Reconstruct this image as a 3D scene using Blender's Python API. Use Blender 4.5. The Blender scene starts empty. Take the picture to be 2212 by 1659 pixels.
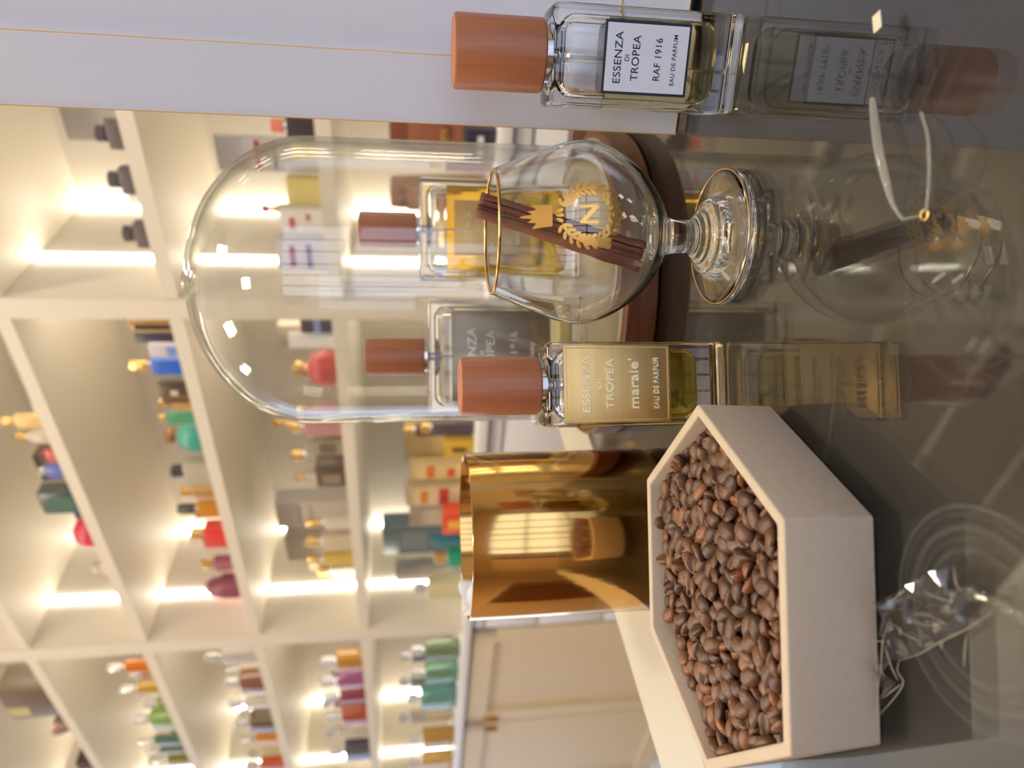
import bpy, bmesh, math, random
from mathutils import Vector, Matrix, Quaternion, noise
from mathutils.geometry import delaunay_2d_cdt
PI = math.pi
R_ = math.radians
C = bpy.context.scene.collection
SC = bpy.context.scene
random.seed(11)

# ------------------------------------------------------------------ camera
FPX = 1500.0
CAM = Vector((0, 0, .163))
TH, RO = R_(8.5), R_(.6)
FW = Vector((0, math.cos(TH), -math.sin(TH)))
_R0 = Vector((1, 0, 0))
_U0 = _R0.cross(FW)
RT = _R0 * math.cos(RO) - _U0 * math.sin(RO)
UP = _R0 * math.sin(RO) + _U0 * math.cos(RO)
cd = bpy.data.cameras.new('camera')
cam = bpy.data.objects.new('camera', cd)
C.objects.link(cam)
ax, ay, az = -UP, RT, -FW                       # the phone was held upright, its picture saved lying on its side
cam.matrix_world = Matrix(((ax.x, ay.x, az.x, CAM.x), (ax.y, ay.y, az.y, CAM.y), (ax.z, ay.z, az.z, CAM.z), (0, 0, 0, 1)))
cd.sensor_fit = 'HORIZONTAL'
cd.sensor_width = 36
cd.lens = FPX / 2212 * 36
cd.clip_start = .01
cd.clip_end = 30
cd.dof.use_dof = True
cd.dof.focus_distance = .335
cd.dof.aperture_fstop = 7.0
SC.camera = cam

# ------------------------------------------------------------------ world, exposure
W = bpy.data.worlds.new('world')
SC.world = W
W.use_nodes = True
W.node_tree.nodes['Background'].inputs[0].default_value = (.66, .76, 1.0, 1)
W.node_tree.nodes['Background'].inputs[1].default_value = 2.7
SC.view_settings.view_transform = 'Standard'
SC.view_settings.look = 'None'
SC.view_settings.exposure = 0.0
SC.view_settings.gamma = 1.0
SC.view_settings.use_curve_mapping = False
cy = SC.cycles
cy.max_bounces = 14
cy.transmission_bounces = 14
cy.transparent_max_bounces = 20
cy.glossy_bounces = 6
cy.diffuse_bounces = 3
cy.use_denoising = True
cy.caustics_refractive = True
cy.caustics_reflective = True
cy.sample_clamp_indirect = 6
cy.blur_glossy = .3


def link(o):
    C.objects.link(o)
    return o


def area(name, loc, rot, sx, sy, power, col):
    l = bpy.data.lights.new(name, 'AREA')
    l.shape = 'RECTANGLE'
    l.size, l.size_y, l.energy, l.color = sx, sy, power, col
    o = link(bpy.data.objects.new(name, l))
    o.location = loc
    o.rotation_euler = rot
    return o


# ceiling panels of the shop (their housings are built further down)
PANELS = [(-.75, .55, 2.15), (.55, .35, 2.15), (-.1, -.7, 2.15), (-1.6, 1.3, 2.15)]
for i, p in enumerate(PANELS):
    area('ceiling_light_beam', (p[0], p[1], p[2] - .032), (0, 0, 0), .26, .26, 14, (1, .84, .62))


# daylight comes in through a shop window of invented layout behind the photographer
WINX0, WINX1, WINZ0, WINZ1 = -.9, 2.3, -.35, 1.45
o = area('window_portal', ((WINX0 + WINX1) / 2, -2.54, (WINZ0 + WINZ1) / 2), (R_(-90), 0, 0), WINX1 - WINX0, WINZ1 - WINZ0, 1, (1, 1, 1))
o.data.cycles.is_portal = True


# ------------------------------------------------------------------ materials
def principled(name, col, rough=.5, metal=0.0, **kw):
    m = bpy.data.materials.new(name)
    m.use_nodes = True
    b = m.node_tree.nodes['Principled BSDF']
    b.inputs['Base Color'].default_value = (*col, 1)
    b.inputs['Roughness'].default_value = rough
    b.inputs['Metallic'].default_value = metal
    for k, v in kw.items():
        b.inputs[k.replace('_', ' ')].default_value = v
    return m


def nt(m):
    return m.node_tree.nodes, m.node_tree.links, m.node_tree.nodes['Principled BSDF']


def noisy(m, c1, c2, scale, sx=(1, 1, 1), bump=0, detail=4, lo=.35, hi=.65):
    """colour from stretched noise in object space, with an optional bump"""
    n, l, b = nt(m)
    tc = n.new('ShaderNodeTexCoord')
    mp = n.new('ShaderNodeMapping')
    mp.inputs['Scale'].default_value = sx
    ns = n.new('ShaderNodeTexNoise')
    ns.inputs['Scale'].default_value = scale
    ns.inputs['Detail'].default_value = detail
    cr = n.new('ShaderNodeValToRGB')
    cr.color_ramp.elements[0].position = lo
    cr.color_ramp.elements[1].position = hi
    cr.color_ramp.elements[0].color = (*c1, 1)
    cr.color_ramp.elements[1].color = (*c2, 1)
    l.new(tc.outputs['Object'], mp.inputs[0])
    l.new(mp.outputs[0], ns.inputs['Vector'])
    l.new(ns.outputs['Fac'], cr.inputs[0])
    l.new(cr.outputs[0], b.inputs['Base Color'])
    if bump:
        bp = n.new('ShaderNodeBump')
        bp.inputs['Strength'].default_value = bump
        bp.inputs['Distance'].default_value = .001
        l.new(ns.outputs['Fac'], bp.inputs['Height'])
        l.new(bp.outputs[0], b.inputs['Normal'])
    return m


def glass(name, col=(1, 1, 1), ior=1.5, rough=0.0):
    m = bpy.data.materials.new(name)
    m.use_nodes = True
    n, l = m.node_tree.nodes, m.node_tree.links
    n.remove(n['Principled BSDF'])
    g = n.new('ShaderNodeBsdfGlass')
    g.inputs['Color'].default_value = (*col, 1)
    g.inputs['IOR'].default_value = ior
    g.inputs['Roughness'].default_value = rough
    l.new(g.outputs[0], n['Material Output'].inputs[0])
    return m


def thin_glass(name, tint=(.985, .99, .985), ior=1.5, rough=0.0, edge=None):
    m = bpy.data.materials.new(name)
    m.use_nodes = True
    n, l = m.node_tree.nodes, m.node_tree.links
    n.remove(n['Principled BSDF'])
    t = n.new('ShaderNodeBsdfTransparent')
    t.inputs[0].default_value = (*tint, 1)
    g = n.new('ShaderNodeBsdfGlossy')
    g.inputs['Roughness'].default_value = rough
    f = n.new('ShaderNodeLayerWeight')
    f.inputs[0].default_value = .5
    p = n.new('ShaderNodeMath')
    p.operation = 'POWER'
    l.new(f.outputs['Facing'], p.inputs[0])
    p.inputs[1].default_value = 5
    q = n.new('ShaderNodeMath')
    q.operation = 'MULTIPLY_ADD'
    f0 = ((ior - 1) / (ior + 1)) ** 2
    l.new(p.outputs[0], q.inputs[0])
    q.inputs[1].default_value = 1 - f0
    q.inputs[2].default_value = f0
    x = n.new('ShaderNodeMixShader')
    l.new(q.outputs[0], x.inputs[0])
    if edge:                                     # light crosses more glass where it meets the wall at a slant
        ed, pw = edge
        mxc = n.new('ShaderNodeMix')
        mxc.data_type = 'RGBA'
        p2 = n.new('ShaderNodeMath')
        p2.operation = 'POWER'
        l.new(f.outputs['Facing'], p2.inputs[0])
        p2.inputs[1].default_value = pw
        l.new(p2.outputs[0], mxc.inputs[0])
        mxc.inputs[6].default_value = (*tint, 1)
        mxc.inputs[7].default_value = (*ed, 1)
        l.new(mxc.outputs[2], t.inputs[0])
    l.new(t.outputs[0], x.inputs[1])
    l.new(g.outputs[0], x.inputs[2])
    l.new(x.outputs[0], n['Material Output'].inputs[0])
    return m


def emit(name, col, s):
    m = bpy.data.materials.new(name)
    m.use_nodes = True
    n, l = m.node_tree.nodes, m.node_tree.links
    n.remove(n['Principled BSDF'])
    e = n.new('ShaderNodeEmission')
    e.inputs[0].default_value = (*col, 1)
    e.inputs[1].default_value = s
    l.new(e.outputs[0], n['Material Output'].inputs[0])
    return m


M = {}
M['glass'] = glass('clear_glass', (1, 1, 1))
M['goblet'] = glass('goblet_glass', (.995, 1, .995))
M['dome'] = thin_glass('dome_glass', (.985, .99, .985), 1.6, 0, ((.30, .36, .32), 7))
M['air'] = glass('air_pocket', (1, 1, 1), 1 / 1.5)
M['liq_clear'] = glass('pale_perfume', (.90, .86, .66), 1.36 / 1.5)
M['liq_yellow'] = glass('yellow_perfume', (.97, .87, .38), 1.36 / 1.5)
M['liq_amber'] = glass('amber_perfume', (.95, .77, .22), 1.36 / 1.5)
M['tube'] = thin_glass('plastic_tube', (.72, .72, .6))
M['cap_wood'] = noisy(principled('reddish_wood', (.4, .13, .06), .42, Coat_Weight=.12, Coat_Roughness=.3), (.355, .122, .053), (.41, .147, .066), 60, (6, 6, .35), .04)
M['disc_wood'] = noisy(principled('plinth_wood', (.25, .08, .03), .4, Specular_IOR_Level=.25), (.095, .034, .014), (.145, .054, .023), 18, (1, 1, 9), .15)
M['bark'] = noisy(principled('cinnamon_bark', (.2, .07, .04), .75), (.12, .036, .02), (.24, .085, .045), 160, (1, 1, .25), .6)
M['plaster'] = noisy(principled('cream_plaster', (.62, .52, .42), .75), (.49, .41, .325), (.515, .435, .345), 300, (1, 1, 1), .05)
M['gold_label'] = noisy(principled('brushed_gold', (.72, .47, .19), .42, 1.0), (.70, .475, .185), (.75, .51, .21), 500, (.05, 1, 1), .01)
M['gold_letter'] = principled('raised_gold', (1.0, .82, .50), .22, 1.0)  # lighter than the plate, in place of shading on the raised letters
M['grey_letter'] = principled('raised_pewter', (.62, .52, .40), .2, 1.0)
M['grey_label'] = principled('pewter_label', (.26, .21, .15), .25, .65)
M['label_white'] = principled('white_label', (.78, .82, .93), .45)
M['label_black'] = principled('black_ink', (.012, .014, .03), .35)
M['silver'] = principled('bright_silver', (.8, .8, .8), .15, 1.0)
M['gold'] = principled('polished_gold', (.95, .62, .22), .12, 1.0)
M['gold_rim'] = principled('gilt_rim', (.9, .55, .2), .18, .9)
M['gold_print'] = principled('gilt_print', (.85, .48, .12), .3, .75)
M['panel'] = principled('white_lacquer', (.75, .77, .86), .45)
M['gold_edge'] = principled('gilt_edge', (.80, .48, .12), .35, .6)
M['black'] = principled('black_base', (.012, .012, .014), .4)
M['under'] = principled('black_underside', (.010, .0095, .009), .5)
M['cream'] = principled('cream_paint', (.74, .63, .44), .5)
M['cream_in'] = principled('cream_shelf', (.74, .68, .57), .55)
M['tan'] = principled('tan_wall_paint', (.58, .42, .28), .6)
M['dark_frame'] = principled('dark_window_frame', (.08, .075, .08), .5)
M['white_paint'] = principled('white_paint', (.80, .80, .80), .45)
M['table_rim'] = principled('white_table_rim', (.50, .475, .40), .4)
M['ceil'] = principled('ceiling_paint', (.86, .84, .80), .8)
M['floor'] = principled('floor_tile', (.42, .38, .33), .35)
M['led'] = emit('led_strip', (1, .91, .76), 21)
M['led2'] = emit('added_cove_led', (1, .89, .72), 85)
M['lamp'] = emit('ceiling_panel', (1, .86, .66), 22)
M['brass'] = principled('brass', (.55, .36, .15), .35, 1.0)


# gold jar: mirror with faint upright draw lines
mg = principled('drawn_gold', (.70, .42, .14), .12, 1.0)
n, l, b = nt(mg)
tc = n.new('ShaderNodeTexCoord')
mp = n.new('ShaderNodeMapping')
mp.inputs['Scale'].default_value = (1, 1, .01)
ns = n.new('ShaderNodeTexNoise')
ns.inputs['Scale'].default_value = 90
bp = n.new('ShaderNodeBump')
bp.inputs['Strength'].default_value = .45
bp.inputs['Distance'].default_value = .0006
l.new(tc.outputs['Object'], mp.inputs[0])
l.new(mp.outputs[0], ns.inputs['Vector'])
l.new(ns.outputs['Fac'], bp.inputs['Height'])
l.new(bp.outputs[0], b.inputs['Normal'])
M['jar'] = mg

# coffee beans: each bean its own brown
mb = principled('roasted_bean', (.1, .04, .02), .45, Coat_Weight=.1, Coat_Roughness=.3)
n, l, b = nt(mb)
oi = n.new('ShaderNodeObjectInfo')
cr = n.new('ShaderNodeValToRGB')
e = cr.color_ramp.elements
e[0].color = (.070, .030, .016, 1)
e[1].color = (.28, .105, .038, 1)
e[1].position = 1
k = cr.color_ramp.elements.new(.75)
k.color = (.140, .060, .029, 1)
tc = n.new('ShaderNodeTexCoord')
mp = n.new('ShaderNodeMapping')
mp.inputs['Scale'].default_value = (.35, 1, 1)
ns = n.new('ShaderNodeTexNoise')
ns.inputs['Scale'].default_value = 900
ns.inputs['Detail'].default_value = 6
mx = n.new('ShaderNodeMix')
mx.data_type = 'RGBA'
mx.blend_type = 'MULTIPLY'
mx.inputs[0].default_value = .55
cr2 = n.new('ShaderNodeValToRGB')
cr2.color_ramp.elements[0].position = .3
cr2.color_ramp.elements[0].color = (.45, .45, .45, 1)
cr2.color_ramp.elements[1].position = .65
bp = n.new('ShaderNodeBump')
bp.inputs['Strength'].default_value = .5
bp.inputs['Distance'].default_value = .0004
l.new(oi.outputs['Random'], cr.inputs[0])
l.new(tc.outputs['Object'], mp.inputs[0])
l.new(mp.outputs[0], ns.inputs['Vector'])
l.new(ns.outputs['Fac'], cr2.inputs[0])
l.new(cr.outputs[0], mx.inputs[6])
l.new(cr2.outputs[0], mx.inputs[7])
l.new(mx.outputs[2], b.inputs['Base Color'])
l.new(ns.outputs['Fac'], bp.inputs['Height'])
l.new(bp.outputs[0], b.inputs['Normal'])
M['bean'] = mb

_pc = {}


def paint(col, rough=.4, metal=0.0):
    k = (tuple(col), rough, metal)
    if k not in _pc:
        _pc[k] = principled('coat_%d' % len(_pc), col, rough, metal)
    return _pc[k]


def srgb(r, g, b):
    f = lambda c: c / 255 / 12.92 if c <= 10 else ((c / 255 + .055) / 1.055) ** 2.4
    return (f(r), f(g), f(b))


# ------------------------------------------------------------------ picture <-> place
def ray(px, py):
    return FW + RT * ((829.5 - py) / FPX) + UP * ((1106 - px) / FPX)


def atz(px, py, z=0.0):
    r = ray(px, py)
    return CAM + r * ((z - CAM.z) / r.z)


WA, WD, WB = Vector((.17, 1.46, 0)), Vector((-.786, .618, 0)).normalized(), Vector((.618, .786, 0)).normalized()
WANG = math.atan2(WD.y, WD.x) - PI              # turn of the shelf wall about z


def wall(px, py, dep=0.0):
    """point on the shelving wall: distance along it (leftwards) and height"""
    r = ray(px, py)
    t = (WA + WB * dep - Vector((0, 0, 0))).dot(WB) / Vector((r.x, r.y, 0)).dot(WB)
    p = CAM + r * t
    return (p - WA).dot(WD), p.z


def wp(s, dep, z):
    p = WA + WD * s + WB * dep
    return Vector((p.x, p.y, z))


# ------------------------------------------------------------------ mesh helpers
def finish(name, bm, mat, parent=None, smooth=True, angle=35, recalc=True):
    if recalc:
        bmesh.ops.recalc_face_normals(bm, faces=bm.faces)
    me = bpy.data.meshes.new(name)
    bm.to_mesh(me)
    bm.free()
    if smooth:
        me.shade_smooth()
        if angle < 180:
            me.set_sharp_from_angle(angle=R_(angle))
    me.materials.append(mat)
    o = link(bpy.data.objects.new(name, me))
    if parent:
        o.parent = parent
    return o


def tag(o, label=None, cat=None, group=None, kind=None):
    if label:
        o['label'] = label
    if cat:
        o['category'] = cat
    if group:
        o['group'] = group
    if kind:
        o['kind'] = kind
    return o


def thing(name, label, cat, loc=(0, 0, 0), rz=0, group=None):
    o = link(bpy.data.objects.new(name, None))
    o.empty_display_size = .01
    o.location = loc
    o.rotation_euler = (0, 0, rz)
    return tag(o, label, cat, group)


def copy_tree(o, parent=None):
    c = o.copy()
    C.objects.link(c)
    c.parent = parent
    for ch in list(o.children):
        copy_tree(ch, c)
    return c


def add_box(bm, c, d, bevel=0, seg=2, rz=0):
    r = bmesh.ops.create_cube(bm, size=1)
    vs = r['verts']
    bmesh.ops.scale(bm, vec=d, verts=vs)
    if bevel:
        es = list({e for v in vs for e in v.link_edges})
        q = bmesh.ops.bevel(bm, geom=es, offset=bevel, segments=seg, profile=.5, affect='EDGES')
        vs = list({v for f in q['faces'] for v in f.verts} | {v for v in vs if v.is_valid})
        st, seen = list(vs), set(vs)
        while st:
            v = st.pop()
            for e in v.link_edges:
                w = e.other_vert(v)
                if w not in seen:
                    seen.add(w)
                    st.append(w)
        vs = list(seen)
    if rz:
        bmesh.ops.rotate(bm, cent=(0, 0, 0), matrix=Matrix.Rotation(rz, 3, 'Z'), verts=vs)
    bmesh.ops.translate(bm, vec=c, verts=vs)
    return vs


def box(name, c, d, mat, parent=None, bevel=0, seg=2, rz=0):
    bm = bmesh.new()
    add_box(bm, c, d, bevel, seg, rz)
    return finish(name, bm, mat, parent, smooth=bevel > 0)


def add_lathe(bm, prof, seg=48, c=(0, 0, 0)):
    rings = []
    for r, z in prof:
        if r < 1e-7:
            rings.append([bm.verts.new((c[0], c[1], c[2] + z))])
        else:
            rings.append([bm.verts.new((c[0] + r * math.cos(2 * PI * i / seg), c[1] + r * math.sin(2 * PI * i / seg), c[2] + z)) for i in range(seg)])
    for a, b in zip(rings, rings[1:]):
        for i in range(seg):
            j = (i + 1) % seg
            if len(a) == 1 and len(b) == 1:
                continue
            if len(a) == 1:
                bm.faces.new((a[0], b[j], b[i]))
            elif len(b) == 1:
                bm.faces.new((a[i], a[j], b[0]))
            else:
                bm.faces.new((a[i], a[j], b[j], b[i]))


def lathe(name, prof, mat, parent=None, seg=48, c=(0, 0, 0), angle=35):
    bm = bmesh.new()
    add_lathe(bm, prof, seg, c)
    return finish(name, bm, mat, parent, angle=angle)


def add_tube(bm, pts, rad, seg=10, cap=True):
    pts = [Vector(p) for p in pts]
    rad = rad if isinstance(rad, (list, tuple)) else [rad] * len(pts)
    prev = None
    rings = []
    for i, p in enumerate(pts):
        t = (pts[min(i + 1, len(pts) - 1)] - pts[max(i - 1, 0)]).normalized()
        if prev is None:
            u = t.orthogonal().normalized()
        else:
            u = (prev - t * prev.dot(t)).normalized()
        prev = u
        v = t.cross(u)
        rings.append([bm.verts.new(p + (u * math.cos(2 * PI * k / seg) + v * math.sin(2 * PI * k / seg)) * rad[i]) for k in range(seg)])
    for a, b in zip(rings, rings[1:]):
        for k in range(seg):
            bm.faces.new((a[k], a[(k + 1) % seg], b[(k + 1) % seg], b[k]))
    if cap:
        bm.faces.new(rings[0][::-1])
        bm.faces.new(rings[-1])


def tube(name, pts, rad, mat, parent=None, seg=10):
    bm = bmesh.new()
    add_tube(bm, pts, rad, seg)
    return finish(name, bm, mat, parent, angle=60)


def add_torus(bm, R, r, c=(0, 0, 0), seg=64, sm=10, sz=1.0):
    g = [[bm.verts.new((c[0] + (R + r * math.cos(2 * PI * j / sm)) * math.cos(2 * PI * i / seg), c[1] + (R + r * math.cos(2 * PI * j / sm)) * math.sin(2 * PI * i / seg), c[2] + r * sz * math.sin(2 * PI * j / sm))) for j in range(sm)] for i in range(seg)]
    for i in range(seg):
        for j in range(sm):
            bm.faces.new((g[i][j], g[(i + 1) % seg][j], g[(i + 1) % seg][(j + 1) % sm], g[i][(j + 1) % sm]))


def add_prism(bm, pts, z0, z1, top=None):
    """closed outline extruded from z0 to z1"""
    a = [bm.verts.new((x, y, z0)) for x, y in pts]
    b = [bm.verts.new((x, y, z1)) for x, y in (top or pts)]
    n = len(a)
    for i in range(n):
        bm.faces.new((a[i], a[(i + 1) % n], b[(i + 1) % n], b[i]))
    bm.faces.new(a[::-1])
    bm.faces.new(b)


def spline(P, n=8):
    P = [Vector(p) for p in P]
    out = []
    for i in range(len(P) - 1):
        a, b, c, d = P[max(i - 1, 0)], P[i], P[i + 1], P[min(i + 2, len(P) - 1)]
        for k in range(n):
            t = k / n
            out.append(.5 * ((2 * b) + (c - a) * t + (2 * a - 5 * b + 4 * c - d) * t * t + (3 * b - a - 3 * c + d) * t ** 3))
    out.append(P[-1])
    return out


def text_mesh(name, s, width, mat, parent, loc, depth=.00015, height=None, thick=0.0, rz=0, spacing=1.0, bevel=0):
    """lettering standing upright in the x-z plane, facing -y, centred on loc"""
    c = bpy.data.curves.new(name, 'FONT')
    c.body = s
    c.size = 1
    c.extrude = .02
    c.offset = thick
    c.space_character = spacing
    c.align_x = 'CENTER'
    o = bpy.data.objects.new(name, c)
    C.objects.link(o)
    dg = bpy.context.evaluated_depsgraph_get()
    me = bpy.data.meshes.new_from_object(o.evaluated_get(dg))
    C.objects.unlink(o)
    bpy.data.objects.remove(o)
    xs = [v.co.x for v in me.vertices]
    ys = [v.co.y for v in me.vertices]
    w0, cx, cyy, h0 = max(xs) - min(xs), (max(xs) + min(xs)) / 2, (max(ys) + min(ys)) / 2, max(ys) - min(ys)
    k = width / w0
    kz = (height / h0) if height else k
    for v in me.vertices:
        x, y, z = v.co
        v.co = ((x - cx) * k, -(z + .02) / .04 * depth, (y - cyy) * kz)
    me.materials.clear()
    me.materials.append(mat)
    t = link(bpy.data.objects.new(name, me))
    t.parent = parent
    t.location = loc
    t.rotation_euler = (0, 0, rz)
    return t

# ================================================================== the glass counter
TD, TN = Vector((.56, .83, 0)).normalized(), Vector((.83, -.56, 0)).normalized()
TP = Vector((-.1862, .4155, 0))                  # on the joint between white rim and glass


def tp(a, b):
    v = TP + TD * a + TN * b
    return (v.x, v.y)


GT = .0115                                       # glass thickness
t = thing('display_counter', 'long glass-topped display counter with a white left rim', 'counter', (0, 0, -.95))
bm = bmesh.new()
add_prism(bm, [tp(-.75, 0), tp(.47, 0), tp(.47, .85), tp(-.75, .85)][::-1], .95 - GT, .95)
top = finish('glass_top', bm, None or bpy.data.materials.new('counter_glass'), t, smooth=False)
# glass with faint pale rings on its surface
m = top.data.materials[0]
m.use_nodes = True
n, l = m.node_tree.nodes, m.node_tree.links
n.remove(n['Principled BSDF'])
g = n.new('ShaderNodeBsdfGlass')
g.inputs['Color'].default_value = (.99, .985, .97, 1)
g.inputs['IOR'].default_value = 1.52
g.inputs['Roughness'].default_value = 0
df = n.new('ShaderNodeBsdfDiffuse')
df.inputs[0].default_value = (.8, .8, .75, 1)
geo = n.new('ShaderNodeNewGeometry')
acc = None


def mth(op, a, b=None, c=None):
    q = n.new('ShaderNodeMath')
    q.operation = op
    for i, v in enumerate((a, b, c)):
        if v is None:
            continue
        if isinstance(v, (int, float)):
            q.inputs[i].default_value = v
        else:
            l.new(v, q.inputs[i])
    return q.outputs[0]


nz = n.new('ShaderNodeTexNoise')
nz.inputs['Scale'].default_value = 30
nz.inputs['Detail'].default_value = 3
l.new(geo.outputs['Position'], nz.inputs['Vector'])
RINGS = []
c1 = atz(2112, 1335)
for q, wd, am in (((2079, 1093), .0011, .9), ((2072, 1141), .0016, .8), ((2066, 1165), .0009, .5), ((2061, 1192), .0012, .8), ((2079, 1110), .0007, .5)):
    RINGS.append((c1, (atz(*q) - c1).length, wd, am))
c2 = atz(2330, 330)
for q, wd, am in (((2020, 250), .0009, .5), ((2050, 250), .0007, .4), ((1985, 250), .0011, .35), ((2110, 250), .0007, .4)):
    RINGS.append((c2, (atz(*q) - c2).length, wd, am))
c3 = atz(2110, 620)
for q, wd, am in (((1960, 620), .0010, .45), ((1985, 620), .0008, .4), ((2010, 620), .0010, .35)):
    RINGS.append((c3, (atz(*q) - c3).length, wd, am))
c4 = atz(1500, 760)
for q, wd, am in (((1790, 940), .0010, .55), ((1772, 940), .0008, .5)):
    RINGS.append((c4, (atz(*q) - c4).length, wd, am))
for c, r, wd, am in RINGS:
    vd = n.new('ShaderNodeVectorMath')
    vd.operation = 'DISTANCE'
    l.new(geo.outputs['Position'], vd.inputs[0])
    vd.inputs[1].default_value = (c.x, c.y, 0)
    d = mth('ABSOLUTE', mth('SUBTRACT', vd.outputs['Value'], r))
    k = mth('MULTIPLY', mth('SUBTRACT', 1.0, mth('MINIMUM', mth('DIVIDE', d, wd), 1.0)), am)
    acc = k if acc is None else mth('MAXIMUM', acc, k)
fac = mth('MULTIPLY', acc, mth('MULTIPLY', nz.outputs['Fac'], .10))
mx = n.new('ShaderNodeMixShader')
l.new(fac, mx.inputs[0])
l.new(g.outputs[0], mx.inputs[1])
l.new(df.outputs[0], mx.inputs[2])
l.new(mx.outputs[0], n['Material Output'].inputs[0])
# rim, dark bed under the glass, body
bm = bmesh.new()
add_prism(bm, [tp(-.75, -.071), tp(.47, -.071), tp(.47, -.0005), tp(-.75, -.0005)][::-1], .91, .95)
finish('counter_rim', bm, M['table_rim'], t, smooth=False)
bm = bmesh.new()
add_prism(bm, [tp(-.745, .002), tp(.465, .002), tp(.465, .845), tp(-.745, .845)][::-1], .92, .95 - GT - .0006)
finish('black_tray_bed', bm, M['under'], t, smooth=False)
bm = bmesh.new()
add_prism(bm, [tp(-.73, -.05), tp(.455, -.05), tp(.455, .84), tp(-.73, .84)][::-1], 0, .9095)
finish('counter_body', bm, M['cream'], t, smooth=False)


# ================================================================== perfume bottles
def bottle(name, label, loc, rz, w, d, h, wall_, base, top_, liq, level, cap_r, cap_h, lab, group=None, neck=.006):
    t = thing(name, label, 'perfume bottle', loc, rz, group)
    bm = bmesh.new()
    add_box(bm, (0, d / 2, h / 2), (w, d, h), .0032, 4)
    finish('glass_body', bm, M['glass'], t)
    # liquid and the air above it, as relative interfaces inside the thick glass
    zi, zt = base, h - top_
    iw, idp = w - 2 * wall_, d - 2 * wall_
    zl = zi + (zt - zi) * level
    bm = bmesh.new()
    rr = min(iw, idp) * .42

    def section(k, z):
        """rounded rectangle of the cavity"""
        out = []
        r = rr * .8
        hw, hd = iw / 2 - k, idp / 2 - k
        r = min(r, hw * .95, hd * .95)
        for q, (sx, sy) in enumerate(((1, 1), (-1, 1), (-1, -1), (1, -1))):
            for i in range(6):
                a = PI / 2 * (q + i / 5)
                out.append(bm.verts.new((sx * (hw - r) + r * math.cos(a), d / 2 + sy * (hd - r) + r * math.sin(a), z)))
        return out

    def stack(S):
        for a, b in zip(S, S[1:]):
            for i in range(len(a)):
                bm.faces.new((a[i], a[(i + 1) % len(a)], b[(i + 1) % len(a)], b[i]))
        bm.faces.new(S[0][::-1])
        bm.faces.new(S[-1])
    R = rr
    S = []
    for i in range(6):
        a = PI / 2 * i / 5
        S.append(section(R * (1 - math.sin(a)), zi + R * (1 - math.cos(a))))
    S.append(section(0, zl))
    stack(S)
    finish('perfume', bm, liq, t, angle=50)
    bm = bmesh.new()
    S = [section(0, zl + .0003), section(0, zt - R)]
    for i in range(1, 6):
        a = PI / 2 * i / 5
        S.append(section(R * (1 - math.cos(a)), zt - R + R * math.sin(a)))
    stack(S)
    finish('air_space', bm, M['air'], t, angle=50)
    tube('dip_tube', spline([(0, d / 2, zt - .002), (.0005, d / 2, zt * .6), (-.002, d / 2, zi + .02), (-iw * .36, d / 2, zi + .004)], 8), .0011, M['tube'], t, 8)
    lathe('spray_collar', [(.0, h - .010), (.0035, h - .010), (.0035, h - .001), (cap_r * .82, h - .001), (cap_r * .82, h + .0022), (0, h + .0022)], M['silver'], t, 32, (0, d / 2, 0))
    zc = h + .0022
    lathe('cap', [(0, zc), (cap_r - .0008, zc), (cap_r, zc + .0008), (cap_r, zc + cap_h - .0016), (cap_r - .0005, zc + cap_h - .0005), (cap_r - .0018, zc + cap_h), (0, zc + cap_h)], M['cap_wood'], t, 64, (0, d / 2, 0), angle=30)
    # label plate on the front
    lw, lh, lz, kind, lines = lab
    if kind == 'paper':
        p = box('label', (0, -.00025, lz), (lw, .0005, lh), M['label_black'], t)
        f = box('label_field', (0, -.0006, lz), (lw - .0024, .0003, lh - .0024), M['label_white'], p)
        ink, dep, th, y0 = M['label_black'], .00006, .006, -.00076
    else:
        p = box('label', (0, -.0006, lz), (lw, .0012, lh), kind, t, .0004, 2)
        bm = bmesh.new()
        e = .0014
        for cx_, cz_, sx, sz in ((0, lh / 2 - e, lw - 2 * e, .0004), (0, -lh / 2 + e, lw - 2 * e, .0004), (lw / 2 - e, 0, .0004, lh - 2 * e), (-lw / 2 + e, 0, .0004, lh - 2 * e)):
            add_box(bm, (cx_, -.0013, lz + cz_), (sx, .0004, sz))
        finish('label_border', bm, kind, p, smooth=False)
        ink, dep, th, y0 = (M['gold_letter'] if kind is M['gold_label'] else M['grey_letter']), .0008, .010, -.0012
    for s, fz, fw, hh in lines:
        text_mesh('lettering', s, lw * fw, ink, p, (0, y0, lz + lh / 2 - lh * fz), dep, hh, th, 0, 1.05)
    return t


bottle('perfume_bottle', 'clear square perfume bottle with black-edged white label, in front of the white boards', (.1553, .3201, .0003), -.342, .0454, .0273, .0944, .0042, .0105, .0045, M['liq_clear'], .70, .0169, .0435,
       (.0322, .0425, .0481, 'paper', (('ESSENZA', .165, .70, .0037), ('DI', .27, .085, .0021), ('TROPEA', .37, .62, .0037), ('RAF 1916', .63, .575, .0034), ('EAU DE PARFUM', .82, .69, .0021))))
bottle('perfume_bottle', 'yellow perfume bottle with gold plate reading marale and wooden cap, behind the coffee tray tip', (-.0004, .3385, .0003), .045, .0432, .0263, .0945, .0040, .0135, .0045, M['liq_yellow'], .82, .0149, .0405,
       (.0391, .0556, .0585, M['gold_label'], (('ESSENZA', .20, .72, .0040), ('DI', .325, .12, .0022), ('TROPEA', .42, .645, .0040), ("marale'", .645, .64, .0052), ('EAU DE PARFUM', .86, .66, .0026))))

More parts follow.
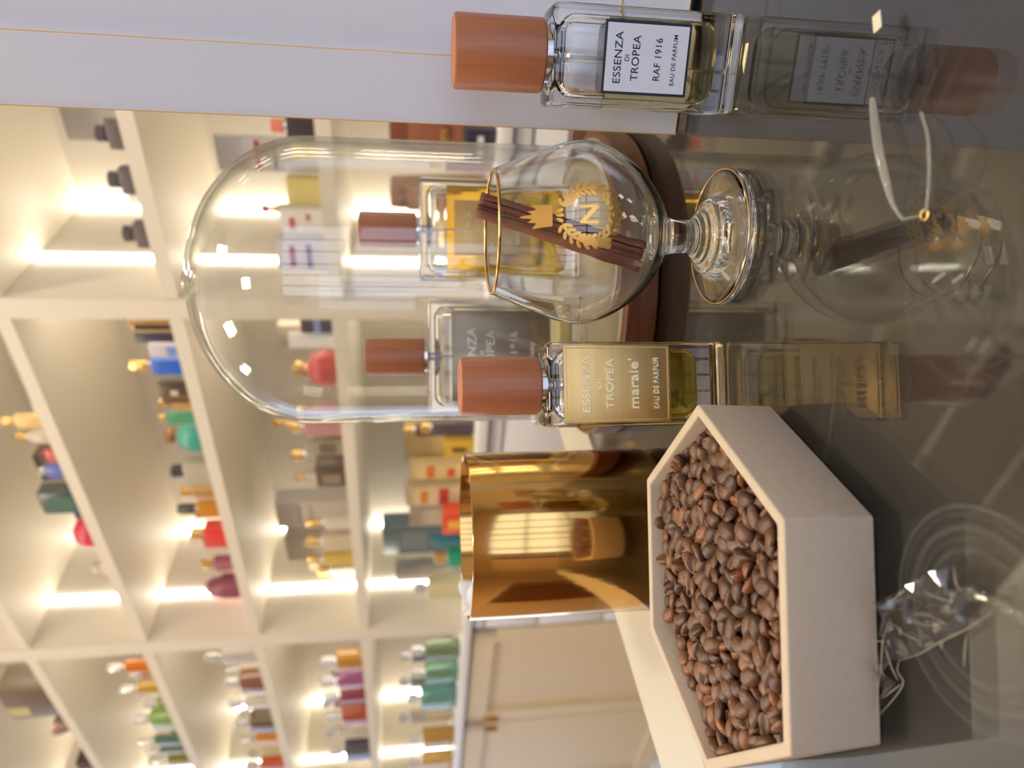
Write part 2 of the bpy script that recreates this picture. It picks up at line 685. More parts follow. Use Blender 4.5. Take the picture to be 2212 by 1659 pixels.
# ================================================================== cloche on its wooden plinth
DC = Vector((.079, .553, 0))
t = thing('wooden_plinth', 'round dark wooden plinth under the glass dome', 'plinth', DC)
lathe('plinth_disc', [(0, 0), (.1185, 0), (.12, .0012), (.12, .0205), (.1185, .022), (0, .022)], M['disc_wood'], t, 128)
lathe('plinth_top_inlay', [(0, .0221), (.1150, .0221), (.1150, .0224), (0, .0224)], principled('greige_inlay', (.26, .225, .17), .3), t, 128)
PZ = .0225
bottle('perfume_bottle', 'large amber perfume bottle with small gold plate, standing on the right inside the glass dome', (.125, .553, PZ), -.04, .080, .030, .1305, .005, .010, .006, M['liq_amber'], .86, .0138, .0455,
       (.0435, .060, .073, M['gold_label'], (('ESSENZA', .20, .62, .0048), ('DI', .33, .12, .0026), ('TROPEA', .43, .56, .0048), ('RAF 1916', .66, .56, .0044), ('EAU DE PARFUM', .84, .62, .0028))))
bottle('perfume_bottle', 'large pale perfume bottle with pewter plate, inside the glass dome on the left', (.0225, .538, PZ), .02, .088, .030, .1255, .005, .010, .006, M['liq_clear'], .86, .0146, .0455,
       (.070, .078, .068, M['grey_label'], (('ESSENZA', .20, .62, .0068), ('DI', .30, .10, .0036), ('TROPEA', .385, .56, .0068), ('RAF 1916', .62, .52, .0060), ('whisky', .81, .30, .0050))))
R = .108
prof = [(R, PZ), (R, .232)]
for i in range(1, 25):
    a = PI / 2 * i / 24
    prof.append((R * math.cos(a), .232 + .092 * math.sin(a)))
prof[-1] = (0, .324)
ri = R - .003
inn = [(ri, PZ), (ri, .232)]
for i in range(1, 25):
    a = PI / 2 * i / 24
    inn.append((ri * math.cos(a), .232 + .089 * math.sin(a)))
inn[-1] = (0, .321)
t = thing('glass_dome', 'tall clear glass dome over two perfume bottles', 'cloche', DC)
bm = bmesh.new()
add_lathe(bm, inn[::-1] + prof, 128)
finish('dome_shell', bm, M['dome'], t, angle=60)
lathe('dome_nub', [(0, .3235), (.011, .3235), (.0125, .3255), (.010, .3285), (.004, .3300), (0, .3302)], M['glass'], t, 32)

# ================================================================== brandy goblet
GX, GY = .0745, .3385
outer = [(.0, .0), (.0325, 0), (.0342, .0008), (.0346, .0024), (.0340, .0040), (.0320, .0053), (.0270, .0072), (.0215, .0094), (.0188, .0110), (.0182, .0122), (.0172, .0130),
         (.0142, .0140), (.0134, .0153), (.0118, .0162), (.0106, .0176), (.0090, .0186), (.0084, .0215), (.0084, .026), (.0090, .0305), (.0104, .0335),
         (.0145, .0362), (.0210, .0400), (.0275, .0450), (.0340, .0520), (.0392, .0600), (.0428, .0675), (.0446, .0745), (.0445, .0810), (.0430, .0885), (.0404, .0965), (.0370, .1050), (.0335, .1135), (.0310, .1195), (.0303, .1213)]
inner = [(.0294, .1213), (.0301, .1192), (.0326, .1132), (.0361, .1048), (.0395, .0963), (.0421, .0884), (.0436, .0810), (.0436, .0746), (.0418, .0678), (.0382, .0605), (.0330, .0530), (.0264, .0464), (.0192, .0417), (.0108, .0388), (0, .0380)]


def smooth_prof(P, n=4):
    S = spline([(p[0], 0, p[1]) for p in P], n)
    return [(max(q.x, 0), q.z) for q in S]


full = [(0, .0034), (.008, .0033), (.018, .0024), (.026, .0012), (.0315, .0002), (.0328, .0002)] + smooth_prof(outer[2:], 4) + smooth_prof(inner, 4)
full[-1] = (0, .0380)
t = thing('brandy_goblet', 'stemmed gilt-rimmed brandy goblet with gold crown and N wreath, holding a cinnamon stick', 'glass', (GX, GY, 0))
bm = bmesh.new()
add_lathe(bm, full, 96)
finish('goblet_bowl_and_foot', bm, M['goblet'], t, angle=80)
bm = bmesh.new()
add_torus(bm, .02975, .00075, (0, 0, .1216), 96, 10)
finish('gilt_rim', bm, M['gold_rim'], t, angle=180)
bm = bmesh.new()
add_torus(bm, .03385, .00042, (0, 0, .0044), 96, 8)
finish('gilt_foot_line', bm, M['gold_rim'], t, angle=180)


def bowl_r(z):
    for (r0, z0), (r1, z1) in zip(outer[19:], outer[20:]):
        if z0 <= z <= z1:
            k = (z - z0) / (z1 - z0)
            return r0 + (r1 - r0) * k
    return .03


def bowl_pt(u, z, off=.00028):
    """u is the arc along the bowl's front, to the right of the side that faces the camera"""
    r = bowl_r(z)
    a = math.atan2(-GY, -GX) + .0 + u / .044
    return Vector(((r + off) * math.cos(a), (r + off) * math.sin(a), z))


def decal(name, polys, mat, parent, th=.0001):
    bm = bmesh.new()
    for P in polys:
        res = delaunay_2d_cdt([Vector(p) for p in densify(P)], [], [list(range(len(densify(P))))], 1, 1e-7)
        vs = res[0]
        a = [bm.verts.new(bowl_pt(v[0], v[1], .00012)) for v in vs]
        b = [bm.verts.new(bowl_pt(v[0], v[1], .00012 + th)) for v in vs]
        for f in res[2]:
            bm.faces.new([b[i] for i in f])
            bm.faces.new([a[i] for i in f][::-1])
        for f in res[1]:
            pass
    return finish(name, bm, mat, parent, angle=60)


def densify(P, h=.0012):
    out = []
    for i in range(len(P)):
        a, b = Vector(P[i]), Vector(P[(i + 1) % len(P)])
        k = max(1, int((b - a).length / h))
        out += [tuple(a + (b - a) * j / k) for j in range(k)]
    return out


def leaf(cx, cz, L, wd, ang):
    out = []
    for i in range(12):
        a = 2 * PI * i / 12
        x, y = L / 2 * math.cos(a), wd / 2 * math.sin(a) * (1 - .25 * math.cos(a))
        out.append((cx + x * math.cos(ang) - y * math.sin(ang), cz + x * math.sin(ang) + y * math.cos(ang)))
    return out


NX, NZ = .0088, .0840                             # centre of the wreath on the bowl
s = .0040
decal('gilt_letter', [[(NX - s, NZ - s), (NX - s + .0011, NZ - s), (NX - s + .0011, NZ + s - .0026), (NX + s - .0011, NZ - s), (NX + s, NZ - s), (NX + s, NZ + s), (NX + s - .0011, NZ + s), (NX + s - .0011, NZ - s + .0026), (NX - s + .0011, NZ + s), (NX - s, NZ + s)]], M['gold_print'], t)
lv = []
rng = random.Random(3)
for i in range(22):
    a = R_(118 + 304 * i / 21)
    rr = .0118
    for dr, da in ((.0020, .75), (-.0018, -.75), (0, 0)):
        d_ = a + PI / 2 if a < R_(270) else a - PI / 2
        lv.append(leaf(NX + (rr + dr) * math.cos(a), NZ + (rr + dr) * math.sin(a), .0037 + rng.random() * .0006, .0016, a + (PI / 2 if i > 10 else -PI / 2) + da * (1 if i > 10 else -1)))
decal('gilt_wreath', lv, M['gold_print'], t)
bn = [leaf(NX - .0125 + k * .0004, NZ - .0075 + k * .0030, .0062, .0034, 1.1) for k in range(4)]
decal('gilt_leaf_fill', bn, M['gold_print'], t, .00018)
cz = NZ + .0210
crown = [(NX - .0052, cz - .0055), (NX + .0052, cz - .0055), (NX + .0058, cz - .001), (NX + .0066, cz + .0032), (NX + .0036, cz + .0012), (NX + .0030, cz + .0050), (NX + .0012, cz + .0030), (NX + .0007, cz + .0070), (NX, cz + .0086), (NX - .0007, cz + .0070),
         (NX - .0012, cz + .0030), (NX - .0030, cz + .0050), (NX - .0036, cz + .0012), (NX - .0066, cz + .0032), (NX - .0058, cz - .001)]
decal('gilt_crown', [crown] + [leaf(NX + k * .0022, cz - .0085, .0034, .0016, PI / 2 + k * .5) for k in (-1, 0, 1)], M['gold_print'], t)

# cinnamon quill, leaning in the goblet
t = thing('cinnamon_stick', 'reddish brown cinnamon stick leaning inside the goblet', 'cinnamon stick', (GX, GY, .0445))
axis = spline([(-.012, -.006, .002), (-.0045, -.003, .026), (.0035, 0, .050), (.0140, .002, .0835)], 8)
bm = bmesh.new()
for side in (1, -1):                              # bark rolled in from both edges
    rings = []
    for i, p in enumerate(axis):
        k = i / (len(axis) - 1)
        rad = .0079 - .0015 * k + .0002 * math.sin(i * 1.3)
        tdir = (axis[min(i + 1, len(axis) - 1)] - axis[max(i - 1, 0)]).normalized()
        u = Vector((1, 0, 0)) - tdir * tdir.x
        u.normalize()
        v = tdir.cross(u)
        row = []
        for j in range(30):
            a = j / 29 * 3.9 * PI * .5
            r = rad * (.62 - .10 * a / PI * .9) + .00008 * math.sin(5 * a + i * .5 + side)
            cxo = side * rad * .42
            aa = -PI / 2 + side * a
            row.append(bm.verts.new(p + u * (cxo + r * math.cos(aa)) + v * (r * math.sin(aa))))
        rings.append(row)
    for a, b in zip(rings, rings[1:]):
        for j in range(29):
            bm.faces.new((a[j], a[j + 1], b[j + 1], b[j]))
bmesh.ops.recalc_face_normals(bm, faces=bm.faces)
o = finish('bark_roll', bm, M['bark'], t, angle=60, recalc=False)
sd = o.modifiers.new('thickness', 'SOLIDIFY')
sd.thickness = .0009

# ================================================================== hexagonal tray of coffee beans
TC, TR = Vector((-.0905, .2921, 0)), R_(2)
HO, HI, HB, TH_ = .0808, .0752, .0795, .0352


def hexa(r, k=0):
    return [(r * math.cos(PI / 3 * i), r * math.sin(PI / 3 * i)) for i in range(6)]


t = thing('hexagonal_tray', 'cream plaster hexagonal tray full of coffee beans', 'tray', TC, TR)
bm = bmesh.new()
V = [[bm.verts.new((x, y, z)) for x, y in hexa(r)] for r, z in ((HB, 0), (HO, TH_), (HI, TH_), (HI - .001, .0218))]
for a, b in zip(V, V[1:]):
    for i in range(6):
        bm.faces.new((a[i], a[(i + 1) % 6], b[(i + 1) % 6], b[i]))
bm.faces.new(V[0][::-1])
bm.faces.new(V[-1])
es = [e for e in bm.edges if (e.verts[0] in V[0] or e.verts[0] in V[1] or e.verts[0] in V[2]) and (e.verts[1] in V[0] or e.verts[1] in V[1] or e.verts[1] in V[2])]
bmesh.ops.bevel(bm, geom=es, offset=.0009, segments=3, profile=.5, affect='EDGES')
finish('tray_shell', bm, M['plaster'], t, angle=30)


def bean_mesh(seed, sc_):
    bm = bmesh.new()
    rg = random.Random(seed)
    n1, n2 = 18, 13
    rows = []
    of = Vector((rg.random() * 50, rg.random() * 50, 0))
    tw = rg.uniform(-.15, .15)
    for j in range(n2):
        ph = PI * j / (n2 - 1) - PI / 2
        row = []
        for i in range(n1):
            th = 2 * PI * i / n1
            # poles along x, belly up, cut side down
            x, y, z = math.sin(ph), math.cos(ph) * math.cos(th), math.cos(ph) * math.sin(th)
            p = Vector((x * 4.7, y * 3.4 * (1 - .06 * x), z * (3.0 if z > 0 else 1.35)))
            if z < .2:
                g = math.exp(-((y - tw * x - .12 * math.sin(x * 3)) / .16) ** 2) * max(0, 1 - abs(x) ** 6)
                p.z += g * 1.5 * min(1, max(0, .2 - z) * 1.6)
            d = noise.noise(p * .45 + of) * .22 + noise.noise(Vector((p.x * .7, p.y * 2.2, p.z * 2.2)) + of) * .09
            p *= (1 + d * .35)
            row.append(bm.verts.new(p * .001 * sc_))
            if abs(math.cos(ph)) < 1e-6:
                break
        rows.append(row)
    for a, b in zip(rows, rows[1:]):
        for i in range(n1):
            j = (i + 1) % n1
            if len(a) == 1:
                bm.faces.new((a[0], b[j], b[i]))
            elif len(b) == 1:
                bm.faces.new((a[i], a[j], b[0]))
            else:
                bm.faces.new((a[i], a[j], b[j], b[i]))
    bmesh.ops.recalc_face_normals(bm, faces=bm.faces)
    me = bpy.data.meshes.new('coffee_bean')
    bm.to_mesh(me)
    bm.free()
    me.shade_smooth()
    me.materials.append(M['bean'])
    return me


BM = [bean_mesh(k, s_) for k, s_ in enumerate((1.10, 1.17, 1.06, 1.2, 1.13, 1.04))]
BEANS = '''552,-321,241,33,38,-66,-56;-298,-283,230,87,9,6,-49;-433,-401,237,10,4,96,25;402,-528,196,47,4,11,-87;287,-290,245,80,36,11,47;466,-426,228,72,3,13,68;114,-488,264,74,19,-7,-65;204,-292,247,50,-56,-62,23;-78,-348,234,15,-3,6,-99;269,-166,252,51,-16,39,-75;415,-304,238,66,16,-6,-73;558,-250,261,2,-100,4,6;-388,-278,237,41,27,0,-87;358,-375,239,27,7,-19,-94;-134,-412,245,11,-1,95,-30;339,-457,233,61,-4,2,79;-570,-237,230,98,17,-10,-5;-316,-134,221,37,78,-26,43;287,120,258,7,-9,95,30;-141,-144,234,98,-8,14,12;-492,-425,251,65,-57,43,-28;-275,27,243,62,16,-29,71;-421,-345,239,94,-27,20,10;293,-12,247,75,14,-9,-64;36,-227,244,18,-10,-13,-97;-687,-87,246,68,-48,51,-22;447,-455,193,71,-4,-1,-70;-160,-298,233,48,10,6,87;648,-137,214,29,16,-79,-52;677,-63,232,55,7,1,-84;-107,-87,242,78,-29,40,-38;-66,-408,217,34,-23,25,88;357,-90,250,3,76,64,-4;-610,76,230,100,0,-4,7;-189,-371,231,33,-8,2,-94;-342,-426,232,93,12,-5,-35;600,-180,249,53,-6,8,84;-225,-290,250,20,64,73,16;-43,-229,231,72,18,35,-57;470,-186,238,54,-5,8,84;-106,94,255,79,-13,-10,59;11,-287,250,8,81,55,-18;146,39,236,76,41,19,-47;-23,-11,253,79,-10,24,55;-603,-175,232,6,11,-2,-99;-537,-15,230,44,-17,-32,-82;120,128,274,9,-48,84,-22;-720,22,251,34,-38,74,-44;223,21,245,35,11,4,93;332,-145,217,87,-15,41,24;402,93,256,23,26,21,91;24,-465,232,56,-8,2,-82;137,-278,214,80,-34,27,41;344,-325,239,13,18,-40,-89;344,52,239,89,31,-26,-22;-346,106,247,68,-16,34,-62;81,-312,248,42,79,-44,-12;66,210,262,18,18,-86,-44;495,-41,244,46,-80,-35,18;-347,-100,236,73,-7,1,68;-574,-118,233,89,-36,7,27;-448,-232,235,41,25,26,84;363,583,236,12,-7,-2,99;147,-80,234,46,-4,-1,-88;-416,-100,233,47,-3,20,-86;-388,-170,232,73,-1,-14,-67;586,199,231,11,-3,12,-99;-228,-435,230,95,-16,5,-27;624,-26,237,83,8,15,53;24,-109,241,86,13,17,46;202,-115,237,49,20,9,-84;422,-112,231,81,10,-9,-57;494,-255,216,59,-71,6,-38;-307,601,230,46,11,4,88;-492,112,242,65,41,-24,-59;-198,-213,235,75,-5,-4,66;109,-226,238,61,25,-75,-7;-453,-42,234,52,-4,0,-86;384,-418,212,25,-33,-73,55;254,-322,202,96,-2,20,17;-476,-152,232,75,15,30,57;-399,427,229,89,-5,-5,-46;-398,114,246,71,27,19,62;-164,358,242,2,95,-21,22;266,-484,229,96,-27,1,9;-176,77,245,85,37,-38,-2;-540,287,236,61,-7,4,79;-34,270,250,99,-15,-6,-2;172,-479,241,7,10,-68,-72;525,327,274,35,61,71,5;488,-370,193,10,-1,5,99;715,-2,219,37,-46,-8,-80;424,305,254,43,37,70,-44;-21,64,249,99,5,-2,-13;216,96,246,40,21,0,89;288,517,238,95,6,19,24;-88,-283,229,8,15,7,98;127,242,256,53,68,37,35;-541,-303,211,53,13,-37,75;14,368,248,0,-70,28,65;117,322,268,30,1,-4,95;117,-25,240,35,-29,-20,-87;-250,189,253,31,-39,-81,31;-485,-240,238,38,59,-70,-17;415,-380,206,32,2,-37,87;-682,-12,238,13,-26,92,-27;568,138,216,3,41,18,-89;175,639,243,47,52,51,-50;-80,-20,226,35,19,-3,-91;-265,390,237,69,-37,16,-60;-543,116,229,25,-40,-88,9;270,621,240,96,25,-7,-12;-206,-117,230,44,-7,12,-89;66,146,239,94,3,22,-24;-476,294,223,19,25,37,-87;368,-606,213,56,60,41,39;159,-227,238,86,-4,0,-50;-451,372,239,52,-44,21,-70;-372,-301,214,29,-10,95,-9;499,192,236,88,8,-7,-46;36,-335,211,89,-40,22,7;51,-22,237,60,-4,-32,-73;219,223,232,15,19,2,97;501,118,232,9,18,39,90;508,-308,193,100,-1,4,-8;409,242,241,98,11,-8,-16;-321,26,233,64,47,-51,-33;-600,-26,228,81,-42,-31,29;261,-270,243,34,-87,-32,17;-414,35,232,76,-27,7,-59;-624,132,235,97,-21,-6,5;-118,386,251,29,29,79,46;-683,94,223,0,65,-30,70;-16,-186,246,69,-71,-5,-15;382,38,229,47,-29,83,6;168,473,252,36,-74,56,-11;-354,182,251,40,-90,10,-15;190,-408,237,10,47,87,-12;68,38,240,9,13,26,95;67,-152,247,18,-44,86,-20;-164,-50,231,2,6,-10,-99;562,-106,236,80,-6,-10,59;493,-114,231,54,16,-4,82;-296,-72,216,86,-9,-46,21;-193,15,253,22,83,-50,10;-83,530,231,32,32,-28,-85;-149,-473,246,4,-30,-88,38;-379,-32,228,94,12,-21,24;562,-20,230,51,-6,18,-84;-383,282,232,45,2,1,-89;468,65,225,81,13,7,56;356,213,235,53,-11,-38,75;-9,613,246,47,-41,-78,3;6,121,237,82,10,32,-47;-550,202,228,44,-5,-11,-89;624,36,230,22,-53,78,25;264,333,243,23,8,20,95;-51,214,240,87,-42,8,26;-129,25,232,66,-6,-6,-74;-228,578,206,8,4,41,91;-120,-211,224,46,22,64,58;-286,137,231,97,-10,-9,-20;525,37,231,84,9,-1,53;272,260,241,26,-34,-62,66;232,-390,214,29,-11,95,-9;347,303,241,26,-7,20,94;486,304,232,84,-5,-1,-54;20,-394,210,52,41,17,73;216,-191,233,69,6,11,-72;105,-375,225,97,-15,-13,11;359,351,245,61,-74,-20,-21;149,405,241,2,-19,1,-98;-127,569,220,49,-67,48,28;-322,-337,193,94,5,0,35;48,577,234,5,16,18,-97;-433,127,245,16,-91,-27,29;422,152,240,46,2,-31,83;-485,-322,220,71,-5,56,43;-328,512,215,62,73,29,-7;595,-195,206,87,-18,-19,-41;-158,138,253,73,-15,-12,65;234,399,249,13,-17,98,0;103,460,238,19,16,-8,97;-458,213,228,96,-4,9,24;491,390,256,23,-77,26,-54;211,526,237,5,4,-36,93;386,-179,212,14,74,57,31;660,115,220,32,81,14,-47;144,-157,227,1,-95,9,28;440,-302,202,82,27,-16,-48;689,-36,193,69,-4,-2,72;226,-52,232,90,7,5,-42;-208,184,237,73,-29,53,-33;-473,37,219,5,-25,23,-94;577,278,230,17,-54,-49,66;561,-240,212,25,91,-33,4;539,-189,242,15,-58,-80,0;-248,449,214,25,64,49,54;166,-526,242,94,-31,-13,4;-497,363,230,77,-2,3,-63;-270,352,221,48,13,-81,31;-527,-159,221,73,22,-33,-56;-13,471,235,26,-8,-8,-96;-13,541,235,98,2,-10,-17;-246,637,212,0,0,78,-62;-237,252,234,94,23,9,-25;114,612,222,81,-28,4,51;418,521,220,40,-76,13,-49;-102,165,235,4,10,-7,-99;416,-16,210,10,26,-89,-35;300,394,249,4,-82,50,-27;440,409,237,75,-33,23,-54;432,-214,206,60,-29,32,-67;356,-475,193,100,-2,3,-4;-236,-13,214,37,-74,32,-46;60,516,243,6,33,-89,31;208,362,220,45,55,-69,11;-270,-46,214,39,-79,26,-40;-169,614,214,29,-32,-90,0;92,-42,209,18,-19,-30,-92;-573,-58,213,10,-98,-8,-17;47,413,236,68,-40,17,-59;-149,221,230,56,-12,18,-80;-251,-235,209,93,19,28,-16;-258,77,228,11,-7,5,-99;-46,339,237,32,5,4,94;-230,522,193,62,-4,1,78;-11,-288,193,10,-4,-1,-99;291,274,220,49,-1,82,30;-254,-114,197,10,-9,-13,98;-316,-411,197,78,11,-6,61;372,504,207,10,-5,-47,88;-384,-234,208,94,5,-28,19;-314,-472,220,43,24,79,-37;-20,169,230,91,13,-12,39;-81,293,218,24,-19,-77,-56;-296,473,218,57,58,58,4;668,39,212,35,-46,65,-49;84,264,243,3,-70,-57,-42;-257,-370,214,30,-40,87,0;-15,-365,193,80,5,1,59;-217,368,193,86,-5,1,-51;163,298,223,82,14,28,-48;231,463,225,33,10,-26,-90;333,-32,215,72,63,-7,28;-334,365,193,41,-4,-1,91;-358,59,213,37,57,-59,-43;214,580,230,97,-4,-3,-23;-366,453,210,9,12,99,3;153,88,232,99,-7,6,-13;121,-320,193,22,-4,1,-97;49,327,231,78,-3,-11,61;-241,-498,231,87,32,-28,-23;612,-82,206,17,8,-36,91;377,-242,204,85,31,1,-42;-32,-21,218,34,49,79,-11;-296,283,212,60,-51,-15,60;449,237,218,29,-85,-35,-27;-669,-51,193,29,-4,0,-96;304,-170,193,39,3,4,92;376,117,236,21,91,-28,-23;169,158,231,99,-10,1,-10;-297,411,217,29,92,3,-27;-322,560,210,36,93,-6,-2;-392,527,193,61,3,4,79;-606,193,212,55,-72,-35,25;-188,456,193,84,1,3,55;119,-439,231,92,-2,0,38;-159,-145,193,13,3,-2,99;-76,113,217,75,-27,-14,-58;324,-360,193,48,4,3,87;-11,-105,219,41,-61,-67,-13;-161,-228,203,83,-3,-23,-51;522,240,208,21,-20,26,92;188,-342,193,45,-4,3,-89;374,-88,193,82,-4,-1,-57;-103,613,213,2,43,82,39;284,184,238,28,-5,-12,-95;374,439,221,92,-30,-16,22;-54,-445,211,7,-34,92,-19;-364,-179,193,83,5,-2,-56;-120,455,217,30,-46,3,83;293,-217,206,13,-6,-43,89;-492,-29,210,4,-16,98,-11;-158,292,202,95,31,-3,-11;308,459,211,47,-3,39,-79;-70,408,213,35,3,-54,76;439,-54,203,4,-15,25,-96;328,-6,212,3,4,-80,-60;163,215,213,38,-76,51,-13;264,-117,225,26,18,17,-93;426,61,193,88,5,0,-47;-368,-92,193,29,-4,-3,96;-366,309,210,2,32,94,11;236,320,212,55,83,5,3;609,84,193,15,3,-2,99;-226,-179,198,14,15,4,98;300,-424,210,4,-6,-99,10;-446,333,214,44,88,-14,15;-292,-197,193,87,4,1,-50;-127,-520,210,2,-32,94,11;-278,234,194,86,-4,3,50;154,337,193,96,5,-2,-27;75,-267,193,53,0,-5,-85;71,-93,197,64,-13,-4,-76;-123,-444,193,57,-3,-2,-82;-179,227,193,17,4,-2,-98;165,483,210,9,-98,-15,7;280,-510,193,3,4,-2,100;-572,60,210,4,76,-64,8;-440,-82,196,60,-9,-12,79;465,118,193,45,4,1,89;455,305,193,74,-4,4,-67;-122,343,210,8,-18,98,5;204,106,212,32,-93,-12,-12;562,14,193,53,-3,5,-85;-55,26,212,5,7,-80,-60;612,158,193,3,2,4,-100;86,-171,193,87,-4,-3,48;613,-32,193,97,5,0,26;-54,-208,193,97,0,1,23;-330,619,193,100,2,4,0;168,-217,210,11,97,-20,2;-557,260,210,11,-98,-17,-2;92,24,193,99,-2,3,-11;238,429,193,37,-3,4,-93;-21,104,193,79,-4,-4,61;-308,106,210,11,85,52,1;354,240,210,16,-89,42,-7;343,82,193,100,3,3,5;-296,-531,193,85,5,0,52;325,319,193,32,-3,3,95;63,347,210,1,70,70,10;56,138,193,15,-2,5,-99;-507,54,193,48,3,0,-88;212,-452,193,7,-1,5,100;320,-279,214,24,-94,-14,-19;326,-568,193,100,3,3,-8;505,177,193,62,4,1,78;-223,115,210,4,11,-92,-36;-412,2,193,15,-3,-3,-99;334,639,216,16,18,-65,72;-284,39,193,59,-4,-1,-81;-524,331,193,87,3,-1,50;286,500,193,14,1,-5,-99;172,-31,210,1,83,-54,9;-459,-444,193,50,3,1,87;-198,-75,193,13,-3,2,99;-99,-607,193,80,3,4,60;-492,232,193,97,4,3,25;-146,400,193,15,-3,4,-99;-183,-409,193,70,-2,-3,-71;-204,46,193,99,-1,4,-17;-43,-608,214,15,-57,69,-43;392,161,193,90,3,2,-43;272,33,210,11,-28,89,-35;-243,-301,193,95,-3,3,32;23,-44,193,44,2,-5,-90;142,142,210,7,38,-92,5;-186,-329,211,20,-87,-44,10;136,-95,193,74,5,1,67;114,282,193,88,3,3,-48;-75,-146,210,5,99,-11,8;221,-527,212,40,-54,-59,44;-39,344,193,4,4,-2,-100;434,181,212,22,18,60,75;-250,-451,193,3,4,-2,100;416,424,193,88,-3,-2,-47;522,314,193,84,5,2,54;-323,-258,193,97,5,-1,-23;-416,-518,208,82,46,-16,-28;-154,525,194,22,2,9,97;-405,390,193,70,1,-5,-71;257,-576,212,50,-64,46,-36;274,149,214,6,-93,-21,28;146,-622,212,61,80,3,2;219,-609,193,52,-3,-5,85;363,569,210,9,-68,72,-7;575,218,193,40,-3,4,-92;297,-93,193,20,-4,1,-98;30,-616,210,35,90,-24,-9;52,617,214,59,-71,-38,0;221,175,193,53,1,-5,-85;136,-403,193,33,0,-2,95;147,-540,193,22,-1,5,-97;-554,170,193,99,-2,4,10;-475,396,193,86,3,2,-50;352,388,193,10,1,5,99;96,429,193,48,4,1,-88;106,200,212,10,-67,66,-33;-583,-207,210,9,-99,7,-6;-698,29,193,50,4,0,-87;-69,-525,216,26,76,39,45;-163,-597,193,79,4,-2,61;16,459,193,98,-3,3,-19;506,-83,193,43,4,0,-90;-495,-172,193,69,1,-5,-73;-431,-177,193,73,-2,-4,68;-621,115,193,87,5,0,48;-594,-140,193,97,-1,-4,22;-141,7,210,5,99,14,-8;-154,104,210,40,16,31,-85;-129,-81,199,62,15,18,75;456,452,212,55,-73,33,-25;-529,-252,193,37,-2,5,-93;-66,-75,193,77,2,-4,-63;-61,503,193,100,-3,-3,-7;-89,247,197,0,0,18,-98;-442,468,193,72,-1,4,69;-96,73,193,29,-1,-5,-96;-235,286,200,90,-20,13,-37;119,-479,193,46,4,1,-89;162,413,210,0,-36,93,11;-63,452,204,12,-5,-34,93;12,526,210,5,97,-23,-4;220,258,193,24,0,-5,-97;-148,150,193,10,4,-2,99;-113,-561,227,2,-5,0,100;-336,-637,212,64,-76,3,-3;-382,-404,193,84,5,0,54;-122,-273,193,91,0,-2,41;276,377,210,1,83,56,-9;-308,-580,214,47,27,-33,78;-498,-372,201,60,-21,-13,76;-369,-578,193,50,0,-5,-86;-446,-271,193,41,2,5,91;321,153,206,76,25,28,52;205,-101,193,55,2,3,-84;396,290,210,31,79,-50,-19;246,-38,210,5,34,93,10;-336,181,193,23,-3,3,97;526,74,194,86,-8,-4,50;154,594,193,1,1,5,-100;562,-129,210,8,12,99,4;-420,268,193,69,1,5,73;149,63,193,93,-2,4,-36;72,-439,196,89,-8,-11,44;485,376,193,6,1,-5,-100;-41,579,193,79,-3,2,61;112,374,238,26,80,-53,-9;233,615,193,28,1,-5,96;224,-262,193,93,0,-4,36;4,399,212,5,-32,-88,-34;-628,30,193,61,0,-5,79;86,495,212,26,93,26,2;-440,93,193,97,4,-3,-25;-636,-107,204,48,18,-30,-81;-16,199,193,65,2,-3,76;-491,159,202,71,-9,25,-66;-221,-552,193,9,-4,-2,-100;443,-129,210,6,-87,49,-9;378,-322,193,48,2,-4,87;-9,-544,224,73,26,-64,-1;82,-582,210,4,79,-61,8;213,36,212,29,57,-68,-35;288,217,193,98,3,-3,-20;138,534,208,3,2,49,87;269,88,215,25,-2,90,-37;-339,-25,193,99,-1,4,16;501,-183,210,1,95,28,-9;157,-574,219,20,-6,38,-90;-13,280,207,79,-39,-21,43;2,-477,193,63,-1,5,-77;-191,-493,201,37,-14,-15,-90;36,269,193,97,3,-2,26;-372,131,213,17,-8,95,24;16,-148,202,2,12,-24,96;-425,177,193,84,5,3,54;-364,-516,222,0,-38,-17,-91;70,-504,210,21,29,15,-92;224,-175,193,100,2,0,-7;-434,-357,193,23,4,0,-97;304,575,202,78,25,-17,-55;-182,-550,240,98,-11,-13,10;49,202,212,32,79,53,3;236,545,210,8,-10,99,1;73,567,193,51,4,-3,-86;69,88,202,15,-5,31,-94;-390,-473,213,17,-8,-94,-28;489,-1,193,46,0,-5,89;-129,-359,200,66,18,-19,-70;-85,184,211,3,17,96,22;-361,232,205,87,-36,-8,32;-508,-95,198,7,-15,-5,98;20,-223,211,15,52,84,8;21,-550,220,64,-46,47,-39;-251,170,193,97,-5,1,22;12,38,207,80,-27,29,-46;-2,-615,251,82,-15,29,47;78,-619,238,2,-3,5,100;24,243,230,82,14,-7,56;-210,-614,210,34,34,-1,-88;-140,-620,248,44,88,-7,-15;417,359,217,68,-19,-55,44;320,-531,228,96,-8,14,22;-75,-332,193,64,5,2,77;318,-613,211,54,26,21,-77;223,-593,237,58,9,-2,81;-273,-612,224,35,-38,43,-74;90,-556,248,10,14,98,-6'''
rest = bmesh.new()
TM = Matrix.Translation(TC) @ Matrix.Rotation(TR, 4, 'Z')
